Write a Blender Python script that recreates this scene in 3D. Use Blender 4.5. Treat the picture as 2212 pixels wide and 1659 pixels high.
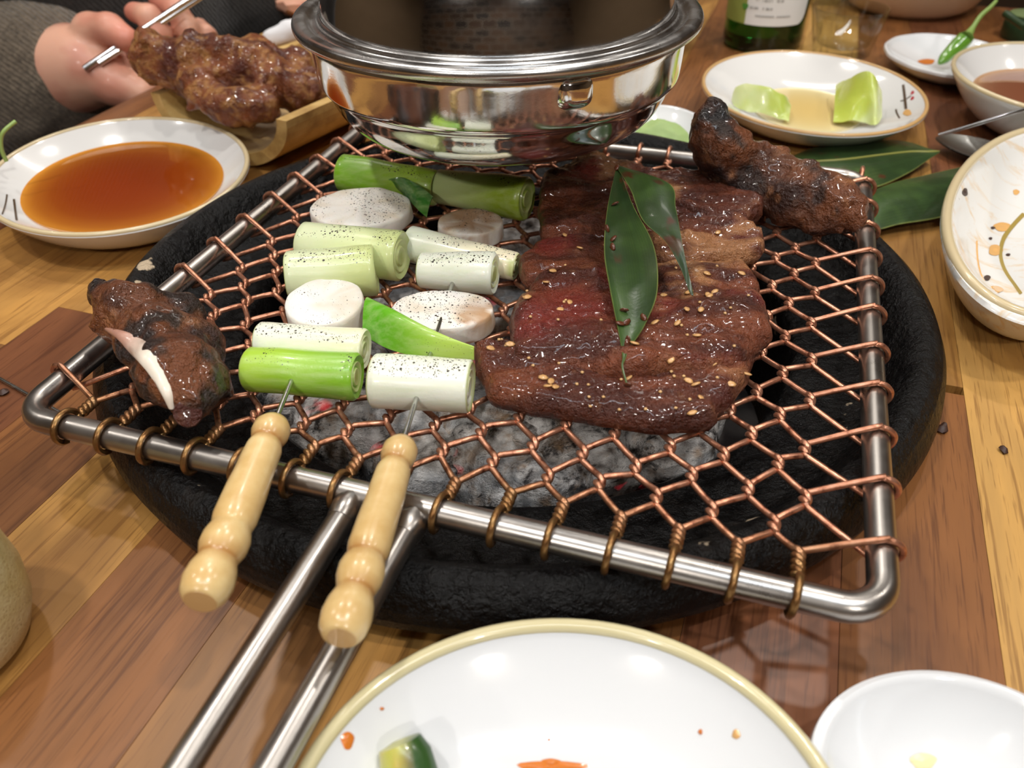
import bpy, bmesh, math, random
import numpy as np
from mathutils import Matrix, Vector
from mathutils.geometry import delaunay_2d_cdt
for o in list(bpy.data.objects): bpy.data.objects.remove(o)
random.seed(7); RNG=np.random.RandomState(7)
S=bpy.context.scene; COL=S.collection
# ---------------------------------------------------------------- camera
FPX,PITCH,ROLL,CZ=1748.6,.6740,-.0170,.2056      # focal length in pixels (2212x1659), pitch, roll, height over table
PXC,PYC=1106.0,829.5
cp,sp=math.cos(PITCH),math.sin(PITCH)
FWD=np.array([0,cp,-sp]);_r=np.array([1.,0,0]);_u=np.cross(_r,FWD)
cr,sr=math.cos(ROLL),math.sin(ROLL)
RT=cr*_r+sr*_u; UP=-sr*_r+cr*_u; CAM=np.array([0,0,CZ])
cam=bpy.data.cameras.new('camera'); camo=bpy.data.objects.new('camera',cam); COL.objects.link(camo)
M=Matrix.Identity(4)
for i in range(3):
    M[i][0]=RT[i];M[i][1]=UP[i];M[i][2]=-FWD[i];M[i][3]=CAM[i]
camo.matrix_world=M
cam.sensor_width=36; cam.lens=FPX/2212*36; cam.clip_start=.01; cam.clip_end=50
cam.dof.use_dof=True; cam.dof.focus_distance=.30; cam.dof.aperture_fstop=14
S.camera=camo
# ---------------------------------------------------------------- light and exposure
W=bpy.data.worlds.new('room_air'); S.world=W; W.use_nodes=True
W.node_tree.nodes['Background'].inputs[0].default_value=(1,.95,.9,1); W.node_tree.nodes['Background'].inputs[1].default_value=.38
S.view_settings.view_transform='Standard'; S.view_settings.look='None'; S.view_settings.gamma=1
S.view_settings.use_curve_mapping=False; S.view_settings.exposure=-0.42
S.cycles.transparent_max_bounces=24
def lamp(name,loc,tgt,power,size,col=(1,.95,.89),shape='DISK',sy=None,spread=None):
    L=bpy.data.lights.new(name,'AREA'); L.energy=power; L.color=col; L.shape=shape; L.size=size
    if sy: L.size_y=sy
    if spread: L.spread=spread
    o=bpy.data.objects.new(name,L); COL.objects.link(o); o.location=loc
    o.rotation_euler=(Vector(tgt)-Vector(loc)).to_track_quat('-Z','Y').to_euler()
    return o
LAMPS=[(-.55,.95,1.75),(.5,.9,1.75),(-.6,-.1,1.75),(.65,-.05,1.75),(.05,1.5,1.75),(1.6,.6,1.75),(-1.6,.6,1.75)]
for i,(x,y,z) in enumerate(LAMPS):
    p=[9.5,9.5,13,13,8,7,7][i]
    lamp('ceiling_spot',(x,y,z),(x*.9,y*.9+.02,0),p,.09)
lamp('ceiling_strip',(.15,-.45,1.76),(.15,-.4,0),14,1.3,(.8,.9,1),'RECTANGLE',.14)
for x,y in((.9,-1.9),(-1.0,-1.9)): lamp('ceiling_spot',(x,y,1.7),(x*.1,.3,0),18,.12)
lamp('ceiling_strip',(.1,2.2,1.76),(.1,2.2,0),14,1.8,(1,.95,.88),'RECTANGLE',.14)
# ---------------------------------------------------------------- helpers
def at(px,py,z):
    d=FWD+RT*(px-PXC)/FPX-UP*(py-PYC)/FPX
    return CAM+d*((z-CZ)/d[2])
def atd(px,py,dep): return CAM+(FWD+RT*(px-PXC)/FPX-UP*(py-PYC)/FPX)*dep
def depth(p): return float((np.asarray(p)-CAM)@FWD)
def px2m(px,p): return px*depth(p)/FPX
def lin(c):
    if isinstance(c,str): c=[int(c[i:i+2],16)/255 for i in(0,2,4)]
    return tuple(x/12.92 if x<=.04045 else ((x+.055)/1.055)**2.4 for x in c)
def V(*a): return np.array(a,float)
def h3(i,j,k,s):
    n=(i*374761393+j*668265263+k*2147483647+s*974634777)&0xffffffff
    n=((n^(n>>13))*1274126177)&0xffffffff
    return ((n^(n>>16))&0xffff)/65535.0
def vnoise(P,s=0):
    P=np.asarray(P,float); I=np.floor(P).astype(np.int64); F=P-I; F=F*F*(3-2*F); r=0
    for a in(0,1):
        for b in(0,1):
            for c in(0,1):
                w=np.abs(1-a-F[:,0])*np.abs(1-b-F[:,1])*np.abs(1-c-F[:,2])
                r=r+w*h3(I[:,0]+a,I[:,1]+b,I[:,2]+c,s)
    return r*2-1
def fbm(P,sc,oc=4,s=0,gain=.5):
    P=np.asarray(P,float)*sc; a=1;t=0;n=0
    for o in range(oc): t=t+a*vnoise(P+o*17.3,s+o);n+=a;a*=gain;P=P*2.03
    return t/n
def sstep(a,b,x): t=np.clip((x-a)/(b-a),0,1); return t*t*(3-2*t)
def mixc(a,b,t): t=np.asarray(t)[:,None]; return np.asarray(a)*(1-t)+np.asarray(b)*t
WL={}
def wl(o): return WL.get(o.name,np.zeros(3))
def tag(o,label=None,cat=None,group=None,kind=None):
    if label:o['label']=label
    if cat:o['category']=cat
    if group:o['group']=group
    if kind:o['kind']=kind
    return o
def empty(name,loc,label=None,cat=None,group=None):
    o=bpy.data.objects.new(name,None); COL.objects.link(o); o.location=loc; o.empty_display_size=.01
    WL[o.name]=np.array(loc,float); return tag(o,label,cat,group)
def mesh(name,vs,fs,mat,parent=None,smooth=True,col=None,origin=None,label=None,raw=False,pep=None):
    vs=np.asarray(vs,float)
    if raw: org=np.zeros(3); plocal=np.zeros(3)
    else:
        if origin is None: origin=V(vs[:,0].mean(),vs[:,1].mean(),vs[:,2].min())
        org=np.array(origin,float); plocal=org-(wl(parent) if parent else 0)
    tri=np.array([(f[0],f[i],f[i+1]) for f in fs for i in range(1,len(f)-1)]); q_=vs-vs.mean(0)
    if np.einsum('ij,ij->i',q_[tri[:,0]],np.cross(q_[tri[:,1]],q_[tri[:,2]])).sum()<0: fs=[tuple(f)[::-1] for f in fs]
    me=bpy.data.meshes.new(name); me.from_pydata((vs-org).tolist(),[],[list(map(int,f)) for f in fs]); me.update()
    if smooth: me.polygons.foreach_set('use_smooth',[True]*len(me.polygons))
    if col is not None:
        a=me.color_attributes.new('Col','FLOAT_COLOR','POINT')
        c=np.ones((len(vs),4)); c[:,:3]=col; a.data.foreach_set('color',c.ravel())
    if smooth: me.set_sharp_from_angle(angle=.9)
    if pep is not None:
        a=me.attributes.new('Pep','FLOAT','POINT'); a.data.foreach_set('value',np.asarray(pep,np.float32))
    if mat: me.materials.append(mat)
    o=bpy.data.objects.new(name,me); COL.objects.link(o); o.location=plocal
    if parent: o.parent=parent
    WL[o.name]=org
    if label:o['label']=label
    return o
def fixn(o):
    bm=bmesh.new();bm.from_mesh(o.data);bmesh.ops.recalc_face_normals(bm,faces=bm.faces);bm.to_mesh(o.data);bm.free();return o
class G:
    def __init__(s): s.v=[];s.f=[];s.n=0
    def add(s,v,f):
        v=np.asarray(v,float); s.v.append(v); s.f+= [[i+s.n for i in q] for q in f]; s.n+=len(v); return s
    def V(s): return np.vstack(s.v)
def grid_faces(a,b,wa=False,wb=False):
    F=[]
    for i in range(a if wa else a-1):
        for j in range(b if wb else b-1):
            i2=(i+1)%a;j2=(j+1)%b; F.append((i*b+j,i*b+j2,i2*b+j2,i2*b+j))
    return F
def tube(P,R,n=8,cap=True,closed=False):
    P=np.asarray(P,float);m=len(P)
    R=np.full(m,R) if np.isscalar(R) else np.asarray(R,float)
    T=np.zeros_like(P)
    if closed: T=np.roll(P,-1,0)-np.roll(P,1,0)
    else: T[1:-1]=P[2:]-P[:-2];T[0]=P[1]-P[0];T[-1]=P[-1]-P[-2]
    T/=np.linalg.norm(T,axis=1)[:,None]+1e-12
    a=V(0,0,1) if abs(T[0][2])<.9 else V(1,0,0)
    N=np.cross(T[0],a);N/=np.linalg.norm(N); vs=[]
    th=np.arange(n)*2*np.pi/n
    for i in range(m):
        N=N-T[i]*(N@T[i]); N/=np.linalg.norm(N); B=np.cross(T[i],N)
        vs.append(P[i]+R[i]*(np.cos(th)[:,None]*N+np.sin(th)[:,None]*B))
    vs=np.vstack(vs); F=grid_faces(m,n,closed,True)
    if cap and not closed: F.append(tuple(range(n-1,-1,-1)));F.append(tuple((m-1)*n+k for k in range(n)))
    return vs,F
def lathe(prof,n=48,c=(0,0,0),sx=1,sy=1,rot=0,wob=None,close=False):
    prof=np.asarray(prof,float);m=len(prof); th=np.arange(n)*2*np.pi/n
    k=np.ones(n) if wob is None else 1+wob(th)
    x=prof[:,0][:,None]*np.cos(th)*k*sx; y=prof[:,0][:,None]*np.sin(th)*k*sy
    z=np.repeat(prof[:,1][:,None],n,1)
    if rot: x,y=x*math.cos(rot)-y*math.sin(rot),x*math.sin(rot)+y*math.cos(rot)
    vs=np.stack([x,y,z],-1).reshape(-1,3)+np.array(c)
    F=grid_faces(m,n,close,True); F=[f[::-1] for f in F]
    if not close:
        F.append(tuple(range(n))); F.append(tuple((m-1)*n+k for k in range(n-1,-1,-1)))
    return vs,F
def axis_lathe(A,B,prof,n=28):
    # prof: (t along A->B in metres, r)
    A=np.asarray(A,float);B=np.asarray(B,float);T=(B-A)/np.linalg.norm(B-A)
    a=V(0,0,1) if abs(T[2])<.9 else V(1,0,0); N=np.cross(T,a);N/=np.linalg.norm(N);Bn=np.cross(T,N)
    th=np.arange(n)*2*np.pi/n; D=np.cos(th)[:,None]*N+np.sin(th)[:,None]*Bn
    vs=np.vstack([A+T*t+D*r for t,r in prof]); F=grid_faces(len(prof),n,False,True)
    F.append(tuple(range(n-1,-1,-1)));F.append(tuple((len(prof)-1)*n+k for k in range(n)))
    return vs,F
def catmull(P,k=8,closed=False):
    P=np.asarray(P,float);n=len(P);out=[]
    g=(lambda i:P[i%n]) if closed else (lambda i:P[min(max(i,0),n-1)])
    for i in range(n if closed else n-1):
        a,b,c,d=g(i-1),g(i),g(i+1),g(i+2)
        for j in range(k):
            t=j/k; out.append(.5*((2*b)+(c-a)*t+(2*a-5*b+4*c-d)*t*t+(3*b-a-3*c+d)*t**3))
    if not closed: out.append(P[-1])
    return np.array(out)
# signed distance bodies -> one smooth mesh (surface nets)
def rc(P,a,b,ra,rb):
    a=np.asarray(a,float);b=np.asarray(b,float);ba=b-a;t=np.clip(((P-a)@ba)/(ba@ba+1e-12),0,1)
    return np.linalg.norm(P-a-t[:,None]*ba,axis=1)-(ra+(rb-ra)*t)
def smin(a,b,k): h=np.clip(.5+.5*(b-a)/k,0,1); return b*(1-h)+a*h-k*h*(1-h)
def nets(fn,lo,hi,res):
    lo=np.asarray(lo,float);hi=np.asarray(hi,float);n=np.maximum(np.ceil((hi-lo)/res).astype(int)+1,4)
    ax=[lo[i]+np.arange(n[i])*res for i in range(3)]
    X=np.stack(np.meshgrid(*ax,indexing='ij'),-1).reshape(-1,3)
    D=fn(X).reshape(n); c=np.array(n)-1
    s=D<0; acc=np.zeros(tuple(c)+(3,));cnt=np.zeros(tuple(c))
    cor=[(i,j,k) for i in(0,1) for j in(0,1) for k in(0,1)]
    def sub(A,o): return A[o[0]:o[0]+c[0],o[1]:o[1]+c[1],o[2]:o[2]+c[2]]
    for a in cor:
        for d in range(3):
            if a[d]==0:
                b=list(a);b[d]=1;b=tuple(b); da=sub(D,a);db=sub(D,b); m=(da<0)!=(db<0)
                t=np.where(m,da/(da-db+1e-20),0)
                for e in range(3): acc[...,e]+=np.where(m,a[e]+(t if e==d else 0),0)
                cnt+=m
    act=cnt>0; idx=-np.ones(tuple(c),int); idx[act]=np.arange(act.sum())
    I=np.argwhere(act); vs=lo+(I+acc[act]/cnt[act][:,None])*res; F=[]
    for d in range(3):
        e=np.zeros(3,int);e[d]=1
        A=s[:n[0]-e[0],:n[1]-e[1],:n[2]-e[2]];B=s[e[0]:,e[1]:,e[2]:]; Q=np.argwhere(A!=B)
        u,v=[(1,2),(2,0),(0,1)][d]
        ok=(Q[:,u]>0)&(Q[:,v]>0)&(Q[:,u]<n[u]-1)&(Q[:,v]<n[v]-1);Q=Q[ok]
        U=np.zeros(3,int);U[u]=1;Vv=np.zeros(3,int);Vv[v]=1
        q=[idx[tuple((Q-o).T)] for o in (U+Vv,Vv,0*U,U)]
        q=np.stack(q,1); fl=A[tuple(Q.T)]
        q[~fl]=q[~fl][:,::-1]; F.append(q)
    return vs,np.vstack(F).tolist()
def normals(vs,fs):
    N=np.zeros_like(vs)
    for k in(3,4):
        q=np.array([f for f in fs if len(f)==k])
        if len(q):
            n=np.cross(vs[q[:,1]]-vs[q[:,0]],vs[q[:,2]]-vs[q[:,0]])
            for i in range(k): np.add.at(N,q[:,i],n)
    return N/(np.linalg.norm(N,axis=1)[:,None]+1e-15)
# ---------------------------------------------------------------- materials
def setin(b,**k):
    for a,v in k.items():
        n=a.replace('_',' ')
        if n in b.inputs: b.inputs[n].default_value=(v+(1,) if isinstance(v,tuple) and len(v)==3 else v)
class MB:
    def __init__(s,name):
        s.m=bpy.data.materials.new(name); s.m.use_nodes=True; s.t=s.m.node_tree; s.b=s.t.nodes['Principled BSDF']
        s.tc=None
    def n(s,typ,**k):
        x=s.t.nodes.new('ShaderNode'+typ)
        for a,v in k.items(): setattr(x,a,v)
        return x
    def l(s,a,b): s.t.links.new(a,b)
    def co(s,scale=(1,1,1),gen=False):
        if not s.tc: s.tc=s.n('TexCoord')
        mp=s.n('Mapping'); mp.inputs['Scale'].default_value=scale
        s.l(s.tc.outputs['Object'],mp.inputs[0]); return mp.outputs[0]
    def noise(s,scale,det=4,rough=.55,vec=None,dist=0):
        x=s.n('TexNoise'); x.inputs['Scale'].default_value=scale;x.inputs['Detail'].default_value=det
        x.inputs['Roughness'].default_value=rough;x.inputs['Distortion'].default_value=dist
        s.l(vec if vec else s.co(),x.inputs['Vector']); return x.outputs['Fac']
    def vor(s,scale,vec=None,feat='F1'):
        x=s.n('TexVoronoi',feature=feat);x.inputs['Scale'].default_value=scale
        s.l(vec if vec else s.co(),x.inputs['Vector']); return x.outputs['Distance']
    def ramp(s,f,stops):
        r=s.n('ValToRGB');e=r.color_ramp.elements
        while len(e)<len(stops): e.new(.5)
        for i,(p,c) in enumerate(stops): e[i].position=p; e[i].color=tuple(c)+(1,) if len(c)==3 else c
        s.l(f,r.inputs[0]); return r.outputs[0]
    def mapr(s,f,a,b,c=0,d=1):
        r=s.n('MapRange');s.l(f,r.inputs[0])
        for i,v in enumerate((a,b,c,d)): r.inputs[i+1].default_value=v
        return r.outputs[0]
    def mix(s,f,a,b,mode='MIX'):
        x=s.n('Mix',data_type='RGBA',blend_type=mode)
        for sock,v in((x.inputs[0],f),(x.inputs[6],a),(x.inputs[7],b)):
            if isinstance(v,(int,float)): sock.default_value=v
            elif isinstance(v,tuple): sock.default_value=v+(1,) if len(v)==3 else v
            else: s.l(v,sock)
        return x.outputs[2]
    def attr(s,n='Col'):
        x=s.n('Attribute',attribute_name=n); return x.outputs['Color']
    def bump(s,h,strength,dist=.001,prev=None):
        x=s.n('Bump');x.inputs['Strength'].default_value=strength;x.inputs['Distance'].default_value=dist
        s.l(h,x.inputs['Height'])
        if prev: s.l(prev,x.inputs['Normal'])
        s.l(x.outputs[0],s.b.inputs['Normal']); return x.outputs[0]
    def base(s,c):
        if isinstance(c,tuple): s.b.inputs['Base Color'].default_value=c+(1,)
        else: s.l(c,s.b.inputs['Base Color'])
def simple(name,c,rough=.5,metal=0,bs=None,bst=.2,**k):
    m=MB(name); m.base(c); setin(m.b,Roughness=rough,Metallic=metal,**k)
    if bs: m.bump(m.noise(bs),bst)
    return m.m
def steel(name,c=(.62,.61,.6),r0=.15,r1=.35,sc=(60,60,60)):
    m=MB(name); f=m.noise(1,5,.6,m.co(sc)); m.base(m.ramp(f,[(.3,tuple(x*.85 for x in c)),(.65,c)]))
    setin(m.b,Metallic=1.0); m.l(m.mapr(f,.3,.7,r0,r1),m.b.inputs['Roughness']); m.bump(m.noise(900,3),.012)
    return m.m
M_frame=steel('brushed_frame_steel',(.46,.43,.4),.26,.36,(60,60,60))
M_hood=steel('polished_hood_steel',(.72,.71,.7),.06,.14,(40,40,90))
M_hoodr=steel('brushed_rim_steel',(.6,.59,.58),.2,.34,(60,60,120))
M_needle=steel('needle_steel',(.5,.5,.48),.15,.3)
M_chop=steel('chopstick_steel',(.65,.66,.68),.12,.2)
def copper():
    m=MB('copper_wire'); f=m.noise(350,4); 
    tc=m.n('TexCoord')
    m.base(m.mix(1.0,m.ramp(f,[(.25,lin('7a5546')),(.45,lin('e8d4c8')),(.75,(1,1,1))]),m.attr(),'MULTIPLY')); setin(m.b,Metallic=.8,Roughness=.33)
    m.bump(m.noise(1500,2),.1,.0005); return m.m
M_copper=copper()
def copper2():
    m=MB('browned_copper'); f=m.noise(300,4); m.base(m.ramp(f,[(.25,lin('4d3212')),(.55,lin('94683a')),(.8,lin('b98a55'))]))
    setin(m.b,Metallic=.8,Roughness=.33); return m.m
M_copper2=copper2()
def iron():
    m=MB('greasy_black_enamel'); f=m.noise(45,6,.65); g=m.noise(420,4,.7)
    c=m.ramp(f,[(.3,(.0015,.0015,.0018)),(.6,(.004,.0036,.0034)),(.8,(.016,.011,.008))])
    chip=m.mapr(m.noise(46,4,.55),.69,.715); c=m.mix(chip,c,lin('b9a68c'))
    m.base(c); m.l(m.mapr(f,.35,.65,.2,.42),m.b.inputs['Roughness']); setin(m.b,Specular_IOR_Level=.2)
    b=m.bump(g,.8,.002); m.bump(m.noise(110,4),.6,.004,b); return m.m
M_iron=iron()
def wood():
    m=MB('laminated_wood'); oi=m.n('ObjectInfo'); mp=m.n('Mapping'); m.tc=m.n('TexCoord')
    ad=m.n('VectorMath',operation='ADD'); sc=m.n('VectorMath',operation='SCALE'); sc.inputs[0].default_value=(3.1,7.7,1.3)
    m.l(oi.outputs['Random'],sc.inputs['Scale']); m.l(m.tc.outputs['Object'],ad.inputs[0]); m.l(sc.outputs[0],ad.inputs[1])
    def mp_(s):
        q=m.n('Mapping');q.inputs['Scale'].default_value=s;m.l(ad.outputs[0],q.inputs[0]);return q.outputs[0]
    a=m.noise(1,4,.55,mp_((75,5,5)),.6); b=m.noise(1,3,.6,mp_((480,16,10))); d=m.noise(1,3,.5,mp_((22,7,5)),1.0)
    base=m.attr()
    dark=m.mix(1.0,base,(.48,.4,.36),'MULTIPLY'); lite=m.mix(1.0,base,(1.22,1.2,1.12),'MULTIPLY')
    c=m.mix(m.mapr(a,.4,.6),lite,base); c=m.mix(m.mapr(d,.5,.66,0,.6),c,dark)
    c=m.mix(m.mapr(b,.54,.64,0,.7),c,dark); m.base(c); setin(m.b,Roughness=.38,Coat_Weight=.12,Coat_Roughness=.3)
    e=m.noise(1,2,.5,mp_((1300,55,30))); c=m.mix(m.mapr(e,.6,.68,0,.5),c,dark); m.base(c); m.bump(b,.08,.0005); return m.m
M_wood=wood()
def vcol(name,rough=.4,coat=0,bumps=(),sss=0,speck=None,spec=.5,streak=None,croug=.08):
    m=MB(name); c=m.attr()
    if streak:
        f=m.noise(1,3,.6,m.co(streak[0])); c=m.mix(m.mapr(f,.4,.7,0,streak[2]),c,streak[1])
    if speck:
        for sc_,th,colr in speck:
            v=m.vor(sc_); k=m.n('Math',operation='ADD'); m.l(v,k.inputs[0])
            pa=m.n('Attribute',attribute_name='Pep'); n=m.noise(sc_*.6,1); q=m.n('Math',operation='MULTIPLY_ADD'); m.l(n,q.inputs[0]); q.inputs[1].default_value=.35; m.l(m.mapr(pa.outputs['Fac'],0,1,.45,-.17),q.inputs[2])
            m.l(q.outputs[0],k.inputs[1]); c=m.mix(m.mapr(k.outputs[0],th,th*.75),c,colr)
    m.base(c); setin(m.b,Roughness=rough,Coat_Weight=coat,Coat_Roughness=croug,Subsurface_Weight=sss,Subsurface_Scale=.004,Specular_IOR_Level=spec)
    if sss: m.b.inputs['Subsurface Radius'].default_value=(1,.5,.3)
    p=None
    for sc_,st,di in bumps: p=m.bump(m.noise(sc_,4,.6),st,di,p)
    return m.m
PEP=[(620,.27,(.035,.025,.018)),(1300,.26,(.07,.05,.035))]
M_leek=vcol('leek_skin',.32,.25,((140,.15,.001),(900,.12,.0004)),.15,PEP,streak=((16,330,330),(.62,.72,.36),.3))
M_mush=vcol('mushroom_flesh',.55,.05,((160,.35,.001),(700,.2,.0006)),.2,PEP)
M_meat=vcol('marinated_meat',.3,.35,((260,.8,.0035),(700,.9,.0022),(1500,.6,.0009)),.05)
M_char=vcol('charred_meat',.35,.35,((190,.9,.004),(600,1.0,.002),(1400,.6,.0007)),.02)
M_roll=vcol('braised_meat',.3,.3,((260,.9,.004),(620,.9,.0022)),.03)
M_bone=vcol('bone_surface',.35,.2,((300,.3,.0006),),.1)
M_skin=vcol('skin',.45,.05,((250,.12,.0008),),.25)
M_leaf=vcol('bamboo_leaf',.3,.15,((300,.2,.0006),),.0,None,streak=((500,60,60),(.02,.045,.015),.5))
M_veg=vcol('vegetable',.3,.2,((200,.25,.0008),),.2)
M_seed=simple('sesame',lin('c9a06c'),.35,Coat_Weight=.3)
M_garlic=simple('garlic_bits',lin('c99a62'),.3,Coat_Weight=.5)
def bamboo():
    m=MB('bamboo_root'); f=m.noise(1,4,.6,m.co((90,90,90))); m.base(m.mix(1.0,m.ramp(f,[(.3,lin('c9a264')),(.55,lin('d8b87e')),(.75,lin('e2c890'))]),m.attr(),'MULTIPLY'))
    setin(m.b,Roughness=.28,Coat_Weight=.3,Coat_Roughness=.15); m.bump(m.noise(400,3),.06,.0005); return m.m
M_bam=bamboo()
def bamtray():
    m=MB('split_bamboo'); f=m.noise(1,4,.6,m.co((50,50,50))); m.base(m.ramp(f,[(.3,lin('9a7440')),(.5,lin('c6a263')),(.75,lin('d8ba80'))]))
    setin(m.b,Roughness=.4,Coat_Weight=.15); return m.m
M_tray=bamtray()
def speckbam():
    m=MB('pitted_bamboo'); v=m.vor(900); f=m.noise(30,3)
    c=m.ramp(f,[(.35,lin('b09a5c')),(.65,lin('d8cba0'))]); c=m.mix(m.mapr(v,.3,.1,0,.7),c,lin('80682f')); m.base(c)
    setin(m.b,Roughness=.35,Coat_Weight=.2); m.bump(v,.3,.0005); return m.m
M_pit=speckbam()
def cer(name,c,rough=.12):
    m=MB(name); m.base(c); setin(m.b,Roughness=rough,Coat_Weight=.5,Coat_Roughness=.04,Specular_IOR_Level=.5); m.bump(m.noise(60,2),.02,.001); return m.m
M_white=cer('white_glaze',(.7,.69,.67)); M_cool=cer('cool_white_glaze',(.72,.73,.74))
M_rim=cer('tan_rim_glaze',lin('cdbb95'),.25); M_cream=cer('cream_rim_glaze',lin('cfc49a'),.22)
M_rimd=cer('unglazed_rim',lin('c9a068'),.35)
M_stone=cer('beige_stoneware',lin('c8a887'),.35)
def stainbowl():
    m=MB('stained_glaze'); f=m.noise(1,5,.65,m.co((30,70,30)),1.2); g=m.noise(130,4,.6)
    c=m.mix(m.mapr(f,.52,.66,0,.8),(.72,.71,.68),lin('d8b684')); c=m.mix(m.mapr(g,.7,.76,0,.85),c,lin('6b3d1c')); m.base(c)
    setin(m.b,Roughness=.2,Coat_Weight=.4,Coat_Roughness=.06); return m.m
M_stain=stainbowl()
def liquid(name,edge,deep,rough=.03):
    m=MB(name); m.base(m.attr()); setin(m.b,Roughness=rough,Specular_IOR_Level=.45,Coat_Weight=.6,Coat_Roughness=.02,IOR=1.33); return m.m
M_liq=liquid('broth',0,0)
def glass(name,c,rough=.01):
    m=MB(name); m.base(c); setin(m.b,Roughness=rough,Transmission_Weight=1.0,IOR=1.47); return m.m
def thinglass():
    m=MB('clear_glass'); t=m.t; a=m.n('BsdfTransparent'); a.inputs[0].default_value=(.9,.92,.9,1); g=m.n('BsdfGlossy'); g.inputs['Roughness'].default_value=.02
    lw=m.n('LayerWeight'); lw.inputs['Blend'].default_value=.5; x=m.n('MixShader'); m.l(m.mapr(lw.outputs['Facing'],.55,1,.05,.6),x.inputs[0]); m.l(a.outputs[0],x.inputs[1]); m.l(g.outputs[0],x.inputs[2])
    m.l(x.outputs[0],t.nodes['Material Output'].inputs['Surface']); return m.m
M_glass=thinglass()
M_green=glass('green_glass',(.012,.11,.02),.04)
def coal():
    m=MB('ash_charcoal'); f=m.noise(55,6,.7,None,.4); g=m.noise(260,5,.75); h=m.noise(1,5,.7,m.co((60,240,240)),.5)
    ash=m.ramp(f,[(.36,(.01,.009,.01)),(.42,lin('5c5856')),(.48,lin('c2bebb')),(.6,lin('f0eeec'))])
    ash=m.mix(m.mapr(m.noise(90,4,.6),.52,.66,0,.7),ash,lin('a88868')); ash=m.mix(m.mapr(h,.60,.66,0,.85),ash,(.03,.028,.03)); m.base(ash); setin(m.b,Roughness=.9)
    e=m.mapr(m.noise(38,3),.6,.68); m.b.inputs['Emission Color'].default_value=(1,.035,.06,1)
    m.l(m.mapr(e,0,1,0,.55),m.b.inputs['Emission Strength'])
    b=m.bump(h,.6,.003); m.bump(g,.9,.003,b); return m.m
M_coal=coal()
M_ash=simple('ash_bed',lin('4a4542'),.95,0,200,.6)
M_dark=simple('dark_crumb',lin('3a2014'),.5)
def knit(name,c):
    m=MB(name); w=m.n('TexWave',wave_type='BANDS',bands_direction='DIAGONAL'); w.inputs['Scale'].default_value=110;w.inputs['Distortion'].default_value=3
    w.inputs['Detail'].default_value=2; m.l(m.co(),w.inputs['Vector']); n=m.noise(300,4,.7)
    m.base(m.mix(m.mapr(n,.35,.7),tuple(x*.55 for x in c),tuple(x*1.5 for x in c))); setin(m.b,Roughness=.95,Sheen_Weight=.3)
    b=m.bump(w.outputs['Fac'],.5,.002); m.bump(n,.6,.002,b); return m.m
M_knit=knit('brown_knit',lin('6b5f50')); M_cloth=knit('dark_wool',lin('2b2825')); M_trouser=simple('dark_trousers',(.02,.02,.025),.9)
M_hair=simple('black_hair',(.01,.008,.007),.5)
M_tissue=simple('white_tissue',(.8,.8,.82),.9,0,250,.3)
M_label=simple('white_label_paper',(.78,.79,.78),.55); M_lgreen=simple('olive_label_paper',lin('8f9a4c'),.5)
M_ink=simple('grey_ink',lin('9a9a98'),.6); M_blue=simple('blue_ink',lin('6f97c4'),.6); M_gdot=simple('green_ink',lin('4c8a35'),.6)
M_twig=simple('brown_glaze_line',lin('4d3b28'),.3); M_bud=simple('red_glaze',lin('a8323a'),.3)
M_sauce=simple('orange_sauce',lin('d0762c'),.15,Coat_Weight=.5); M_saucey=simple('tan_sauce',lin('d9a868'),.2,Coat_Weight=.4)
M_wasabi=simple('wasabi_paste',lin('a3bd78'),.6,0,200,.5,Subsurface_Weight=.1,Subsurface_Scale=.004)
M_dkgreen=simple('dark_green_peel',lin('1f3b22'),.35,0,150,.3)
# ---------------------------------------------------------------- room
def box(x0,x1,y0,y1,z0,z1):
    v=[(x,y,z) for x in(x0,x1) for y in(y0,y1) for z in(z0,z1)]
    return v,[(0,1,3,2),(4,6,7,5),(0,4,5,1),(2,3,7,6),(0,2,6,4),(1,5,7,3)]
def struct(name,b,m):
    o=mesh(name,*box(*b),m,smooth=False); o['kind']='structure'; return o
M_wall=simple('beige_plaster',lin('7d664b'),.85,0,40,.1); M_floor=simple('dark_floor_tile',lin('4a3a2e'),.4,0,30,.1)
M_ceil=simple('ceiling_paint',lin('d8d0c4'),.9); M_leg=simple('walnut_furniture',lin('4a2c1a'),.45,0,60,.1)
def panelwall():
    m=MB('mixed_wall_panels'); b=m.n('TexBrick'); b.inputs['Scale'].default_value=1.1; b.inputs['Mortar Size'].default_value=.03
    b.inputs['Color1'].default_value=(.012,.009,.008,1); b.inputs['Color2'].default_value=(.16,.075,.03,1); b.inputs['Mortar'].default_value=(.25,.2,.15,1)
    q=m.n('Mapping'); m.tc=m.n('TexCoord'); m.l(m.tc.outputs['Object'],q.inputs[0]); q.inputs['Rotation'].default_value=(math.pi/2,0,0); m.l(q.outputs[0],b.inputs['Vector']); m.base(b.outputs['Color']); setin(m.b,Roughness=.6); return m.m
M_panel=panelwall()
struct('floor',(-3,3,-2.5,4,-.79,-.74),M_floor); struct('ceiling',(-3,3,-2.5,4,1.8,1.85),M_ceil)
struct('wall_left',(-3.05,-3,-2.5,4,-.74,1.8),M_wall); struct('wall_right',(3,3.05,-2.5,4,-.74,1.8),M_wall)
struct('wall_back',(-3,3,4,4.05,-.74,1.8),M_wall); struct('wall_front',(-3,3,-2.55,-2.5,-.74,1.8),M_panel)
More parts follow.
